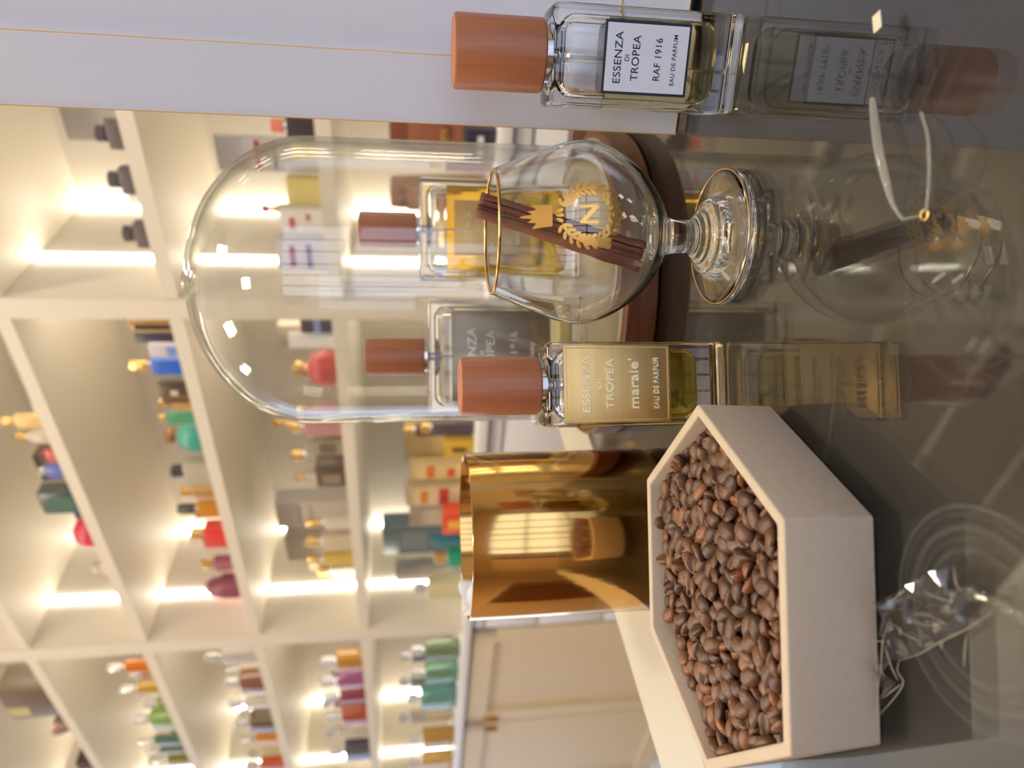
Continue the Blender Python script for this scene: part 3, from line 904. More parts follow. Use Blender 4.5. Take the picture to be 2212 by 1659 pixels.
for i, s_ in enumerate(BEANS.split(';')):
    v = [int(x) for x in s_.split(',')]
    mw = TM @ Matrix.Translation((v[0] / 1e4, v[1] / 1e4, v[2] / 1e4 + .0043)) @ Quaternion([x / 100 for x in v[3:]]).normalized().to_matrix().to_4x4()
    if i < 300:
        o = link(bpy.data.objects.new('coffee_bean', BM[i % 6]))
        o.matrix_world = mw
        tag(o, 'roasted brown coffee bean among the beans heaped in the tray', 'coffee bean', 'roasted coffee beans in the hexagonal tray')
    else:
        q = bmesh.new()
        q.from_mesh(BM[i % 6])
        bmesh.ops.scale(q, vec=(.74, .74, .74), verts=q.verts)
        mw = Matrix.Translation((0, 0, .0016)) @ Matrix.Translation((TC.x * .05, TC.y * .05, 0)) @ Matrix.Diagonal((.95, .95, 1, 1)) @ mw
        q.transform(mw)
        tmp = bpy.data.meshes.new('tmp')
        q.to_mesh(tmp)
        q.free()
        rest.from_mesh(tmp)
        bpy.data.meshes.remove(tmp)
o = finish('coffee_beans_below', rest, M['bean'], None, angle=180)
tag(o, 'deeper layer of roasted coffee beans under the top ones', 'coffee beans', None, 'stuff')

# ================================================================== gold jar with paper
t = thing('gold_jar', 'shiny gold cylinder jar behind the coffee tray', 'jar', (-.1005, .463, 0))
r = .0545
bm = bmesh.new()
add_lathe(bm, [(0, 0), (r - .005, 0), (r - .002, .001), (r, .004), (r, .1255), (r - .0005, .1262), (r - .0012, .1262), (r - .0014, .1255), (r - .0014, .004), (0, .004)], 128)
finish('jar_wall', bm, M['jar'], t, angle=40)
t = thing('crumpled_tissue', 'scrap of white tissue paper sticking out inside the gold jar', 'tissue paper', (-.1005, .463, .005))
bm = bmesh.new()
rng = random.Random(8)
G = []
for i in range(27):
    a = R_(140 + 110 * i / 26)
    G.append([bm.verts.new(((r - .0028 - .0018 * rng.random()) * math.cos(a), (r - .0028 - .0018 * rng.random()) * math.sin(a), j / 9 * .1228 + (.0014 * math.sin(i * .9) + .0006 * rng.random() if j == 9 else 0))) for j in range(10)])
for a, b_ in zip(G, G[1:]):
    for j in range(9):
        bm.faces.new((a[j], b_[j], b_[j + 1], a[j + 1]))
o = finish('paper_sheet', bm, principled('tissue_white', (.72, .74, .82), .7), t, angle=20)
o.modifiers.new('thickness', 'SOLIDIFY').thickness = .0002

# ================================================================== white gilt-edged panels at the right
PE, PN = Vector((math.cos(R_(24)), -math.sin(R_(24)), 0)), Vector((math.sin(R_(24)), math.cos(R_(24)), 0))
PL = Vector((.1485, .397, 0))


def panel(name, label, o0, w, d, z0, h, seam=None):
    t = thing(name, label, 'board', o0, -R_(24))
    box('plinth_foot', (w / 2, d / 2 + .002, z0 / 2), (w - .002, d - .006, z0), M['black'], t)
    box('panel_face', (w / 2, d / 2, z0 + h / 2), (w, d, h), M['panel'], t)
    e = .0005
    bm = bmesh.new()
    add_box(bm, (0, -.0001, z0 + h / 2), (e, .0012, h))
    add_box(bm, (w / 2, -.0001, z0 + e), (w, .0010, e * .8))
    if seam:
        add_box(bm, (w / 2, -.0001, seam), (w, .0008, .0007))
    finish('gilt_edging', bm, M['gold_edge'], t, smooth=False)
    return t


panel('standing_board', 'tall narrow white board with gilt edge, beside the glass dome', PL, .0352, .012, .003, .62)
panel('standing_board', 'wide white board with gilt seam at the right side, behind the narrow board', PL + PE * .0357 + PN * .0040, .17, .03, .003, .62, .043)

# ================================================================== small things lying on the glass
# clear plastic tag loop with a gold ring
t = thing('plastic_tag_loop', 'bent clear plastic tag loop with a tiny gold ring lying before the goblet', 'plastic tag', atz(1960, 340))
o0 = atz(1960, 340)
P = [(1884, 214, .002), (1889, 260, .004), (1897, 320, .005), (1912, 385, .004), (1928, 440, .002), (1950, 474, .001)]
pts = spline([atz(x, y, z) - o0 for x, y, z in P], 6)
bm = bmesh.new()
rad = [.0006 + .0009 * math.sin(PI * min(1, i / (len(pts) - 1) * 1.0 + .12)) for i in range(len(pts))]
add_tube(bm, pts, rad, 10)
plast = principled('clear_plastic', (.92, .92, .86), .10, 0, Transmission_Weight=.82, IOR=1.46)
finish('plastic_strip', bm, plast, t, angle=80)
P = [(1990, 244, .002), (2003, 290, .004), (2007, 350, .004), (2005, 410, .002), (2001, 452, .001)]
tube('plastic_strand', spline([atz(x, y, z) - o0 for x, y, z in P], 6), .00045, plast, t, 8)
tube('plastic_joint', spline([atz(x, y, z) - o0 for x, y, z in ((1950, 474, .001), (1966, 470, .0008), (1985, 466, .0008), (2001, 452, .001))], 6), .0003, plast, t, 8)
bm = bmesh.new()
c = atz(2001, 464) - o0
add_torus(bm, .0016, .00045, (c.x, c.y, .0006), 32, 8)
finish('gold_ring', bm, M['gold'], t, angle=180)

c = atz(1895, 47)
o = box('adhesive_square', (0, 0, .0001), (.0062, .0042, .0002), principled('tape', (.66, .62, .48), .5), None)
o.location = c
o.rotation_euler = (0, 0, .12)
tag(o, 'tiny off-white adhesive square stuck on the glass before the clear bottle', 'sticker')

# scratched oval
c = atz(2186, 1521)
bm = bmesh.new()
pts = [(.0030 * math.cos(a) * 1.0 - .0008 * math.sin(a), .0018 * math.sin(a) * 1.9, .00006) for a in [2 * PI * i / 40 for i in range(41)]]
add_tube(bm, pts, .00010, 5)
add_tube(bm, [(-.0004, -.002, .00006), (.0005, .0019, .00006)], .00010, 5)
o = finish('scratch_mark', bm, thin_glass('scratch', (.75, .78, .75), 2.2, .3), None)
o.location = c
tag(o, 'tiny oval scratch on the glass in the near left corner', 'scratch')

# crumpled cellophane
CO = atz(1990, 1400)
film = thin_glass('cellophane', (.95, .95, .94), 2.3, .10)
t = thing('cellophane_wrapper', 'crumpled clear cellophane wrapper with twisted tail, in front of the coffee tray', 'wrapper', CO)
OUT = [(1878, 1383), (1893, 1312), (1926, 1300), (1996, 1250), (2030, 1232), (2066, 1224), (2076, 1268), (2100, 1284), (2096, 1330), (2140, 1322), (2128, 1352), (2082, 1371), (2032, 1386), (1985, 1418), (1943, 1426), (1938, 1450), (1950, 1474), (1925, 1515), (1897, 1548), (1884, 1480)]
O2 = [Vector((p.x, min(p.y, .2185 - CO.y))) for p in [atz(x, y) - CO for x, y in OUT]]
rng = random.Random(21)


def inside(p, poly):
    c_ = False
    for i in range(len(poly)):
        a, b_ = poly[i], poly[i - 1]
        if (a[1] > p[1]) != (b_[1] > p[1]) and p[0] < (b_[0] - a[0]) * (p[1] - a[1]) / (b_[1] - a[1]) + a[0]:
            c_ = not c_
    return c_


xs, ys = [p[0] for p in O2], [p[1] for p in O2]
pin = []
while len(pin) < 240:
    p = (rng.uniform(min(xs), max(xs)), rng.uniform(min(ys), max(ys)))
    if inside(p, O2):
        pin.append(p)
allp = [Vector(p) for p in O2] + [Vector(p) for p in pin]
res = delaunay_2d_cdt(allp, [], [list(range(len(O2)))], 1, 1e-6)
bm = bmesh.new()
vs = []
for i, v in enumerate(res[0]):
    z = .0006 + .0058 * abs(noise.noise(Vector((v[0] * 130, v[1] * 190, 1)))) * 1.5 + rng.random() * .0018
    z += .003 * max(0, noise.noise(Vector((v[0] * 50, v[1] * 50, 5))))
    vs.append(bm.verts.new((v[0], v[1], z)))
for f in res[2]:
    try:
        bm.faces.new([vs[k] for k in f])
    except ValueError:
        pass
finish('film_sheet', bm, film, t, smooth=False)
bm = bmesh.new()
TT = spline([atz(x, y, .002) - CO for x, y in ((2084, 1272), (2112, 1290), (2150, 1296), (2185, 1318), (2225, 1345))], 12)
nseg = 12
rows = []
for i, p in enumerate(TT):
    k = i / (len(TT) - 1)
    wdt = .0042 * (1 - .45 * k) * (.8 + .3 * math.sin(i * 1.7))
    tw = i * .55
    row = []
    for j in range(nseg):
        a = tw + 2 * PI * j / nseg
        rr = wdt * (.35 + .65 * abs(math.cos(a - tw)))
        d1 = Vector((-.5, .8, 0)).normalized()
        row.append(bm.verts.new(p + d1 * rr * math.cos(a) + Vector((0, 0, 1)) * (rr * .45 * math.sin(a) + .0008) + Vector((rng.uniform(-1, 1), rng.uniform(-1, 1), 0)) * .0005))
    rows.append(row)
for a, b_ in zip(rows, rows[1:]):
    for j in range(nseg):
        bm.faces.new((a[j], a[(j + 1) % nseg], b_[(j + 1) % nseg], b_[j]))
finish('twisted_tail', bm, film, t, smooth=False)
edge = principled('crease_glint', (.85, .82, .68), .15, 0, Transmission_Weight=.35)  # pale threads stand for yellowish highlights along edges and creases
bm = bmesh.new()
for P in (((1893, 1312), (1925, 1298), (1960, 1270), (1994, 1252)), ((1926, 1338), (1908, 1380), (1903, 1440), (1896, 1500), (1893, 1560)), ((1943, 1426), (1985, 1412), (2032, 1386), (2090, 1358), (2142, 1322)), ((1943, 1424), (1938, 1450), (1952, 1476), (1925, 1515), (1896, 1548)),
          ((2088, 1370), (2084, 1400), (2082, 1440)), ((1960, 1330), (2000, 1352), (2040, 1345)), ((1925, 1345), (1955, 1370), (1985, 1385), (1990, 1398)), ((1975, 1325), (2010, 1330), (2050, 1352)), ((2020, 1230), (2026, 1262)), ((2060, 1226), (2066, 1262), (2080, 1280)),
          ((1885, 1384), (1910, 1386)), ((1886, 1430), (1905, 1452), (1912, 1462)), ((1890, 1440), (1898, 1436), (1908, 1452)), ((1912, 1395), (1925, 1440), (1940, 1470)), ((1908, 1508), (1930, 1490), (1948, 1478)), ((2035, 1385), (2033, 1402)), ((1990, 1272), (2020, 1290), (2060, 1300))):
    P = [(x + rng.uniform(-1, 1), y + rng.uniform(-1, 1)) for x, y in P]
    sp = spline([atz(x, y, .0035) - CO for x, y in P], 5)
    add_tube(bm, sp, [.00003 + .00007 * math.sin(PI * (i + .5) / len(sp)) for i in range(len(sp))], 6)
finish('crease_glints', bm, edge, t, angle=180)

# ================================================================== room
FZ, CZ = -.95, 2.2


def struct(o):
    o['kind'] = 'structure'
    return o


struct(box('floor', (0, .6, FZ - .02), (7, 7.2, .04), M['floor']))
struct(box('ceiling', (0, .6, CZ + .02), (7, 7.2, .04), M['ceil']))
o = box('wall_back', (0, 0, 0), (6.6, .08, CZ - FZ), M['cream'])
o.location = wp(.3, .50, (FZ + CZ) / 2)
o.rotation_euler = (0, 0, WANG)
struct(o)
o = box('wall_right', (2.75, .2, (FZ + CZ) / 2), (.08, 5.6, CZ - FZ), M['cream'])
struct(o)
# street side behind the photographer: wall, wide window with mullions, unseen cabinets added for streaks in the jar
o = box('wall_left', (-3.2, .2, (FZ + CZ) / 2), (.08, 5.6, CZ - FZ), M['tan'])
struct(o)
bm = bmesh.new()
zc = (FZ + CZ) / 2
add_box(bm, ((-3.2 + WINX0) / 2, -2.6, zc), (WINX0 + 3.2, .1, CZ - FZ))
add_box(bm, ((2.8 + WINX1) / 2, -2.6, zc), (2.8 - WINX1, .1, CZ - FZ))
add_box(bm, ((WINX0 + WINX1) / 2, -2.6, (WINZ1 + CZ) / 2), (WINX1 - WINX0, .1, CZ - WINZ1))
add_box(bm, ((WINX0 + WINX1) / 2, -2.6, (FZ + WINZ0) / 2), (WINX1 - WINX0, .1, WINZ0 - FZ))
struct(finish('wall_front', bm, M['tan'], None, smooth=False))
bm = bmesh.new()
for x in (WINX0, -.45, -.02, .42, .95, 1.5, WINX1):
    add_box(bm, (x, -2.55, (WINZ0 + WINZ1) / 2), (.07, .06, WINZ1 - WINZ0))
for z in (WINZ0, .55, WINZ1):
    add_box(bm, ((WINX0 + WINX1) / 2, -2.55, z), (WINX1 - WINX0, .055, .06))
struct(finish('window_1', bm, M['dark_frame'], None, smooth=False))
t = thing('added_cabinet', 'tall dark wooden cabinet added behind the photographer for streaks mirrored in the gold jar', 'cabinet', (-1.5, -2.2, FZ))
box('carcass', (0, 0, 1.1), (.9, .45, 2.2), M['disc_wood'], t)
for k in (-1, 1):
    d = box('door', (k * .222, .235, 1.1), (.42, .02, 2.1), M['tan'], t)
    box('handle', (-k * .06 + k * .222 - k * .1, .255, 1.1), (.02, .02, .2), M['brass'], d)
t = thing('added_cabinet', 'low orange brown cabinet added by the left wall for the gold jar to mirror', 'cabinet', (-2.8, -.3, FZ))
box('carcass', (0, 0, .8), (.5, 1.6, 1.6), M['disc_wood'], t)
box('top', (0, 0, 1.62), (.54, 1.64, .04), M['white_paint'], t)

for i, p in enumerate(PANELS):
    t = thing('ceiling_light', ['square warm ceiling light nearest the shelf wall left of the goblet', 'square warm ceiling light above the gilt-edged panels', 'square warm ceiling light behind the photographer', 'square warm ceiling light over the far left shelves'][i], 'ceiling light', (p[0], p[1], CZ))
    box('housing', (0, 0, -.014), (.32, .32, .028), M['white_paint'], t)
    box('diffuser', (0, 0, -.0285), (.26, .26, .002), M['lamp'], t)

# ================================================================== shelving bays on base cabinets
SH = [0.0005, .32, .64, .96, 1.28, 1.60]
UPR = [(-1.20, -1.245), (.041, -.004), (1.228, 1.175), (2.42, 2.37)]       # (far left face, near right face) of each upright along the wall
BD = .43
BAYS = [(-1.20, -.004), (.041, 1.175), (1.228, 2.37)]
BLAB = ['white open shelving bay with lit sides, directly behind the glass dome', 'white open shelving bay with lit sides, behind the gold jar', 'white open shelving bay farthest left']
CLAB = ['white base cabinet with drawers, below the shelves behind the dome', 'white base cabinet with drawers, below the bay behind the gold jar', 'cream base cabinet with panelled doors at the far left']


def wbox(bm, s0, s1, d0, d1, z0, z1, bevel=0):
    """box along the shelf wall, in the frame of a root standing at wp(0, 0, 0) turned by WANG"""
    add_box(bm, (-(s0 + s1) / 2, (d0 + d1) / 2, (z0 + z1) / 2), (abs(s1 - s0), abs(d1 - d0), abs(z1 - z0)), bevel)


def wobj(name, mat, parent, *b, bevel=0):
    bm = bmesh.new()
    for q in b:
        wbox(bm, *q, bevel=bevel)
    return finish(name, bm, mat, parent, smooth=bevel > 0)


for k, (s0, s1) in enumerate(BAYS):
    t = thing('shelving_bay', BLAB[k], 'shelving', wp(0, 0, 0), WANG)
    wobj('back_panel', M['cream_in'], t, (s0 + .0006, s1 - .0006, BD, BD + .01, .001, 1.9))
    u0, u1 = (UPR[k + 1][1], UPR[k + 1][0])
    wobj('side_panel', M['cream_in'], t, (u0, u1 + (.0 if k < 2 else .02), 0, BD + .01, .001, 1.9))
    if k == 0:
        wobj('side_panel', M['cream_in'], t, (UPR[0][1], UPR[0][0], 0, BD + .01, .001, 1.9))
    for z in SH[1:]:
        wobj('shelf', M['cream_in'], t, (s0 + .0005, s1 - .0005, .004, BD - .0005, z - .028, z))
    wobj('top_board', M['cream_in'], t, (s0 + .0005, s1 - .0005, .004, BD - .0005, 1.872, 1.9))
    for z0, z1 in zip(SH, SH[1:] + [1.9]):
        for dep in (.167, .415):                 # light strips up both inner sides of each compartment
            wobj('led_strip', M['led'], t, (s1 - .0065, s1 - .0006, dep - .009, dep + .009, z0 + .004, z1 - .030))
            wobj('led_strip', M['led'], t, (s0 + .0012, s0 + .0070, dep - .009, dep + .009, z0 + .004, z1 - .030))
# worktop and base cabinets
t = thing('worktop', 'continuous white worktop running under all shelving bays', 'worktop', wp(0, 0, 0), WANG)
wobj('worktop_board', M['white_paint'], t, (-1.25, 2.42, -.02, BD + .01, -.026, 0), bevel=.002)
wobj('added_cove_strip', M['led2'], thing('added_cove_light', 'warm light strip added on top of the shelving to brighten the ceiling', 'light strip', wp(0, 0, 0), WANG), (-1.2, 2.4, .20, .24, 1.902, 1.92))  # unseen strip, added to brighten the ceiling that the counter mirrors
cm = [principled('white_drawer', (.80, .81, .86), .45), principled('white_drawer_front', (.80, .81, .86), .45), M['cream']]
for k, (s0, s1) in enumerate(((-1.245, .018), (.020, 1.20), (1.202, 2.42))):
    t = thing('base_cabinet', CLAB[k], 'cabinet', wp(0, 0, 0), WANG)
    wobj('carcass', cm[k], t, (s0, s1, .012, BD + .01, FZ + .08, -.0265))
    wobj('plinth_board', M['white_paint'], t, (s0, s1, .05, .07, FZ, FZ + .0795))
    if k < 2:
        for a in range(2):
            for z0, z1 in ((-.064, -.034), (-.235, -.070), (-.45, -.241), (-.68, -.456)):
                h = (s1 - s0) / 2
                d = wobj('drawer', cm[k], t, (s0 + h * a + .004, s0 + h * (a + 1) - .004, -.006, .0115, z0, z1), bevel=.002)
                if z1 - z0 > .1:
                    bm = bmesh.new()
                    add_lathe(bm, [(0, 0), (.010, 0), (.012, .006), (.006, .012), (.006, .020), (0, .020)], 20)
                    bmesh.ops.rotate(bm, cent=(0, 0, 0), matrix=Matrix.Rotation(PI / 2, 3, 'X'), verts=bm.verts)
                    bmesh.ops.translate(bm, vec=(-(s0 + h * (a + .5)), -.0065, z1 - .07), verts=bm.verts)
                    finish('knob', bm, M['silver'], d)
    else:
        for a in range(2):
            h = (s1 - s0) / 2
            q0, q1 = s0 + h * a + .004, s0 + h * (a + 1) - .004
            zt, zb = -.034, FZ + .09
            st = .075
            d = wobj('door', cm[k], t, (q0, q1, -.008, .0115, zt - st, zt), (q0, q1, -.008, .0115, zb, zb + st), (q0, q0 + st, -.008, .0115, zb, zt), (q1 - st, q1, -.008, .0115, zb, zt), (q0, q1, .002, .0115, zb, zt))
            wobj('raised_moulding', cm[k], d, (q0 + st, q1 - st, -.002, .002, zt - st - .018, zt - st - .006), (q0 + st + .006, q0 + st + .018, -.002, .002, zb + st, zt - st - .006), (q1 - st - .018, q1 - st - .006, -.002, .002, zb + st, zt - st - .006))
            hx = q1 - .03 if a == 0 else q0 + .03
            wobj('handle', M['brass'], d, (hx - .005, hx + .005, -.028, -.0085, zt - .12, zt - .07), bevel=.003)

# ================================================================== stock on the shelves
SILV = M['silver']
GOLDC = paint((.80, .52, .18), .25, .8)
CLRC = paint((.62, .62, .60), .12, .35)
DARK = paint((.05, .04, .045), .35)
_used = {}


_taken = []


def settle(shelf, dep, d, s0, s1):
    """keep an article inside its bay and clear of its neighbours"""
    sm = (s0 + s1) / 2
    hw = abs(s1 - s0) / 2
    for q0, q1 in BAYS:
        if q0 - .05 < sm < q1 + .05:
            sm = max(q0 + .006 + hw, min(q1 - .014 - hw, sm))
            if sm - hw < q0 + .002:
                hw = (q1 - q0 - .02) / 2
    for k in range(60):
        if all(a != shelf or sm + hw < p0 or sm - hw > p1 or dep + d < e0 or dep > e1 for a, p0, p1, e0, e1 in _taken):
            break
        dep += .006
    if dep + d > BD - .004:
        dep = BD - .004 - d
    _taken.append((shelf, sm - hw - .002, sm + hw + .002, dep - .002, dep + d + .002))
    return dep, sm - hw, sm + hw


def product(kind, shelf, y0, y1, hpx, col, label, cap=None, cappx=0, dep=.03, lab=None, cat=None, bay=None, name=None, rough=.35, dpt=None, group=None, z=None):
    """one article; y0, y1 its sides and hpx its body height as seen, cappx the height of its cap"""
    zs = SH[shelf] if z is None else z
    ym = (y0 + y1) / 2
    # picture row where this shelf height meets the wall at ym
    lo, hi = -1500.0, 1400.0
    for _ in range(40):
        mid = (lo + hi) / 2
        if wall(mid, ym, dep)[1] > zs:
            lo = mid
        else:
            hi = mid
    xb = (lo + hi) / 2
    d = .05
    for _ in range(4):                           # fit width and depth so that front and side together span y0..y1
        dc = dep + d / 2
        s0, s1 = wall(xb, y0, dc)[0], wall(xb, y1, dc)[0]
        v = ray(xb, ym)
        tg = abs(v.dot(WD) / v.dot(WB))
        app = abs(s1 - s0) * 1.10
        sm = (s0 + s1) / 2
        if kind in ('round', 'jar', 'tray'):
            w = app * math.cos(math.atan(tg))
            d = w
        elif dpt or kind == 'card':
            d = dpt or .012
            w = max(app - d * tg, app * .45)
        else:
            w = app / (1 + .55 * tg)
            d = w * .55
    zt = wall(xb - hpx, ym, dep)[1]
    zc = wall(xb - hpx - cappx, ym, dep)[1]
    h = (zt - zs) * 1.08
    ch = zc - zt
    dep, s0, s1 = settle(shelf, dep, d, sm - w / 2, sm + w / 2)
    w = s1 - s0
    mat = col if isinstance(col, bpy.types.Material) else paint(col, rough)
    names = {'box': 'gift_box', 'flask': 'perfume_flask', 'round': 'round_flask', 'bag': 'leather_bag', 'card': 'display_card', 'jar': 'cosmetic_jar', 'tray': 'tray'}
    cats = {'box': 'box', 'flask': 'perfume bottle', 'round': 'perfume bottle', 'bag': 'bag', 'card': 'card', 'jar': 'jar', 'tray': 'tray'}
    t = thing(name or names[kind], label, cat or cats[kind], wp((s0 + s1) / 2, dep + d / 2, zs + .0005), WANG, group)
    if kind in ('box', 'card'):
        dd = d if kind == 'box' else .012
        h = min(h, .285)
        box('box_body' if kind == 'box' else 'card_board', (0, 0, h / 2), (w, dd, h), mat, t, min(w, dd, h) * .05)
        for L in (lab or ()):
            fx, fz, fw, fh, lc = L
            box('printed_panel', ((fx - .5) * w, -dd / 2 - .0005, (1 - fz) * h), (w * fw, .001, h * fh), paint(lc, .4), t)
    elif kind == 'flask':
        box('flask_body', (0, 0, h / 2), (w, d, h), mat, t, min(w, d) * .14, 3)
        for L in (lab or ()):
            fx, fz, fw, fh, lc = L
            box('label', ((fx - .5) * w, -d / 2 - .0005, (1 - fz) * h), (w * fw, .001, h * fh), paint(lc, .4), t)
        if cap is not None:
            cr_ = min(w * .30, .016)
            lathe('collar', [(0, h), (cr_ * .6, h), (cr_ * .6, h + ch * .2), (0, h + ch * .2)], SILV, t, 20)
            lathe('cap', [(0, h + ch * .2), (cr_, h + ch * .2), (cr_ * 1.05, h + ch * .9), (cr_ * .8, h + ch), (0, h + ch)], cap, t, 24)
    elif kind == 'round':
        r = w / 2
        lathe('flask_body', [(0, 0), (r * .6, 0), (r * .8, h * .04), (r, h * .35), (r * .98, h * .6), (r * .75, h * .85), (r * .3, h), (0, h)], mat, t, 32, angle=60)
        if cap is not None:
            cr_ = min(r * .5, .018)
            lathe('cap', [(0, h), (cr_ * .6, h), (cr_ * .6, h + ch * .25), (cr_, h + ch * .35), (cr_ * 1.1, h + ch * .7), (cr_ * .5, h + ch), (0, h + ch)], cap, t, 24)
    elif kind == 'jar':
        r = w / 2
        lathe('jar_body', [(0, 0), (r * .94, 0), (r, h * .06), (r, h * .78), (r * .95, h * .8), (0, h * .8)], mat, t, 32)
        lathe('lid', [(0, h * .8), (r * .98, h * .8), (r * .98, h * .97), (r * .9, h), (0, h)], cap or SILV, t, 32)
    elif kind == 'bag':
        bm = bmesh.new()
        vs = add_box(bm, (0, 0, h / 2), (w, d, h), min(w, d, h) * .12, 3)
        for v in vs:
            k_ = v.co.z / h
            v.co.x *= 1 - .14 * k_
            v.co.y *= 1 - .45 * k_
        finish('bag_body', bm, mat, t, angle=50)
        pts = [(w * .28 * math.cos(a), -d * .32, h * .90 - h * .25 * math.sin(a)) for a in [PI * i / 12 for i in range(13)]]
        tube('bag_handle', pts, .004, cap or DARK, t, 8)
        box('flap', (0, -d * .40, h * .62), (w * .82, .006, h * .40), mat, t, .002)
        box('clasp', (0, -d * .40 - .006, h * .46), (.022, .005, .014), GOLDC, t, .001)
    elif kind == 'tray':
        r = w / 2
        lathe('dish', [(0, 0), (r * .5, 0), (r, h * .8), (r, h), (r * .92, h), (r * .45, h * .3), (0, h * .3)], mat, t, 40)
    return t


P = product
S_ = srgb
# --- bay behind the dome, second board
P('flask', 2, 258, 322, 42, paint(S_(95, 88, 90), .4), 'squat dark grey flask nearest the gilt panel on the second shelf', paint(S_(85, 78, 82), .4), 26, lab=None)
P('flask', 2, 358, 420, 40, paint(S_(98, 90, 92), .4), 'squat dark grey flask, middle one of three on the second shelf', paint(S_(85, 78, 82), .4), 26)
P('flask', 2, 475, 535, 38, paint(S_(100, 88, 90), .4), 'squat dark grey flask closest to the light strip on the second shelf', paint(S_(85, 78, 82), .4), 26)
P('box', 2, 232, 306, 190, S_(178, 172, 164), 'tall pale grey gift box wrapped in film behind the dark grey flasks', dep=.20, lab=[(.5, .45, .5, .03, S_(120, 112, 108))])
P('box', 2, 385, 440, 95, S_(214, 206, 190), 'low cream box behind the middle grey flask', dep=.2)
P('box', 2, 500, 545, 78, S_(236, 230, 215), 'low white box behind the grey flask by the light strip', dep=.2)
# second board
P('card', 2, 302, 372, 215, S_(196, 192, 192), 'grey display card with red lettering left of the gilt panel', dep=.12, lab=[(.5, .38, .85, .045, S_(180, 60, 65)), (.5, .46, .6, .03, S_(150, 150, 145)), (.5, .54, .8, .025, S_(120, 118, 118))], z=SH[1] + .0)
P('flask', 1, 250, 300, 60, S_(66, 60, 64), 'black square flask beside the gilt panel on the lowest shelf', paint(S_(225, 130, 110), .4), 34)
P('box', 1, 302, 345, 52, S_(214, 200, 128), 'small pale yellow box beside the black flask')
P('flask', 1, 318, 345, 70, S_(205, 212, 214), 'clear flask with blue base behind the yellow box', CLRC, 30, dep=.14, lab=[(.5, .85, .9, .15, S_(60, 110, 180))])
P('box', 1, 380, 440, 78, S_(212, 196, 120), 'pale yellow box seen through the dome top', dep=.10)
P('box', 1, 446, 500, 95, S_(225, 222, 215), 'white box with red spots behind the dome', dep=.08, lab=[(.4, .25, .5, .12, S_(200, 90, 90)), (.7, .6, .3, .1, S_(190, 120, 120))])
P('round', 1, 440, 470, 125, S_(225, 170, 60), 'slim amber yellow flask behind the dome', paint(S_(200, 50, 50), .4), 24, dep=.2)
P('box', 1, 508, 582, 105, S_(205, 202, 214), 'lilac white box with purple print behind the dome', dep=.06, lab=[(.5, .30, .7, .10, S_(150, 70, 110)), (.5, .62, .8, .10, S_(110, 110, 150))])
# counter level
P('bag', 0, 215, 338, 205, paint(S_(160, 100, 78), .45), 'brown leather bag on the worktop beside the gilt panel', paint(S_(60, 45, 50), .5), dep=.08, dpt=.10)
P('bag', 0, 376, 462, 190, paint(S_(196, 150, 124), .45), 'light tan leather bag on the worktop seen through the dome', paint(S_(150, 105, 85), .5), dep=.12, dpt=.09)
P('box', 0, 262, 346, 62, S_(48, 46, 66), 'navy box with white lettering in front of the brown bag', dep=.0, lab=[(.5, .5, .6, .2, S_(220, 220, 225))], dpt=.06)
P('flask', 0, 352, 372, 95, S_(150, 110, 60), 'bronze flask with gold top between the two leather bags', GOLDC, 34, dep=.02)
P('box', 0, 470, 600, 70, S_(196, 170, 120), 'low tan box on the worktop behind the amber bottle', dep=.10)

# --- bay behind the gold jar; fourth-shelf board
P('box', 3, 855, 900, 92, S_(232, 224, 208), 'white box at the top edge above the dome', dep=.16)
P('flask', 3, 892, 925, 70, S_(214, 180, 110), 'pale gold flask on the third shelf above the dome', GOLDC, 30)
P('round', 3, 926, 957, 66, S_(196, 186, 170), 'grey white round flask on the third shelf above the dome', GOLDC, 28)
P('box', 3, 958, 1032, 150, S_(112, 100, 92), 'dark brown box with green motif on the third shelf', dep=.2, lab=[(.5, .35, .5, .3, S_(80, 130, 85))])
P('flask', 3, 964, 998, 36, S_(190, 82, 82), 'small red flask before the dark brown box', paint(S_(150, 60, 60), .4), 10)
P('flask', 3, 1000, 1032, 50, S_(92, 104, 176), 'violet blue flask before the dark brown box', CLRC, 16)
P('box', 3, 1042, 1105, 88, S_(72, 80, 78), 'dark green and blue box standing left of the violet flask', lab=[(.45, .5, .7, .6, S_(70, 104, 92))])
P('box', 3, 1080, 1118, 88, S_(62, 66, 120), 'deep blue box behind the dark green box', dep=.15)
P('round', 3, 1110, 1178, 66, S_(206, 62, 84), 'crimson round flask on the third shelf', None)
P('flask', 3, 1186, 1206, 30, S_(190, 200, 130), 'tiny lime green bottle beside the crimson flask', CLRC, 10)
P('round', 3, 1214, 1262, 78, S_(196, 178, 150), 'beige rounded flask between the light strips', paint(S_(214, 205, 190), .4), 14, dep=.19)
P('flask', 3, 1256, 1284, 60, S_(220, 208, 186), 'cream slim flask between the light strips', CLRC, 12, dpt=.03, dep=.19)
P('round', 3, 1284, 1340, 50, S_(180, 130, 70), 'golden brown round flask by the left upright of the third shelf', GOLDC, 6, dep=.19)
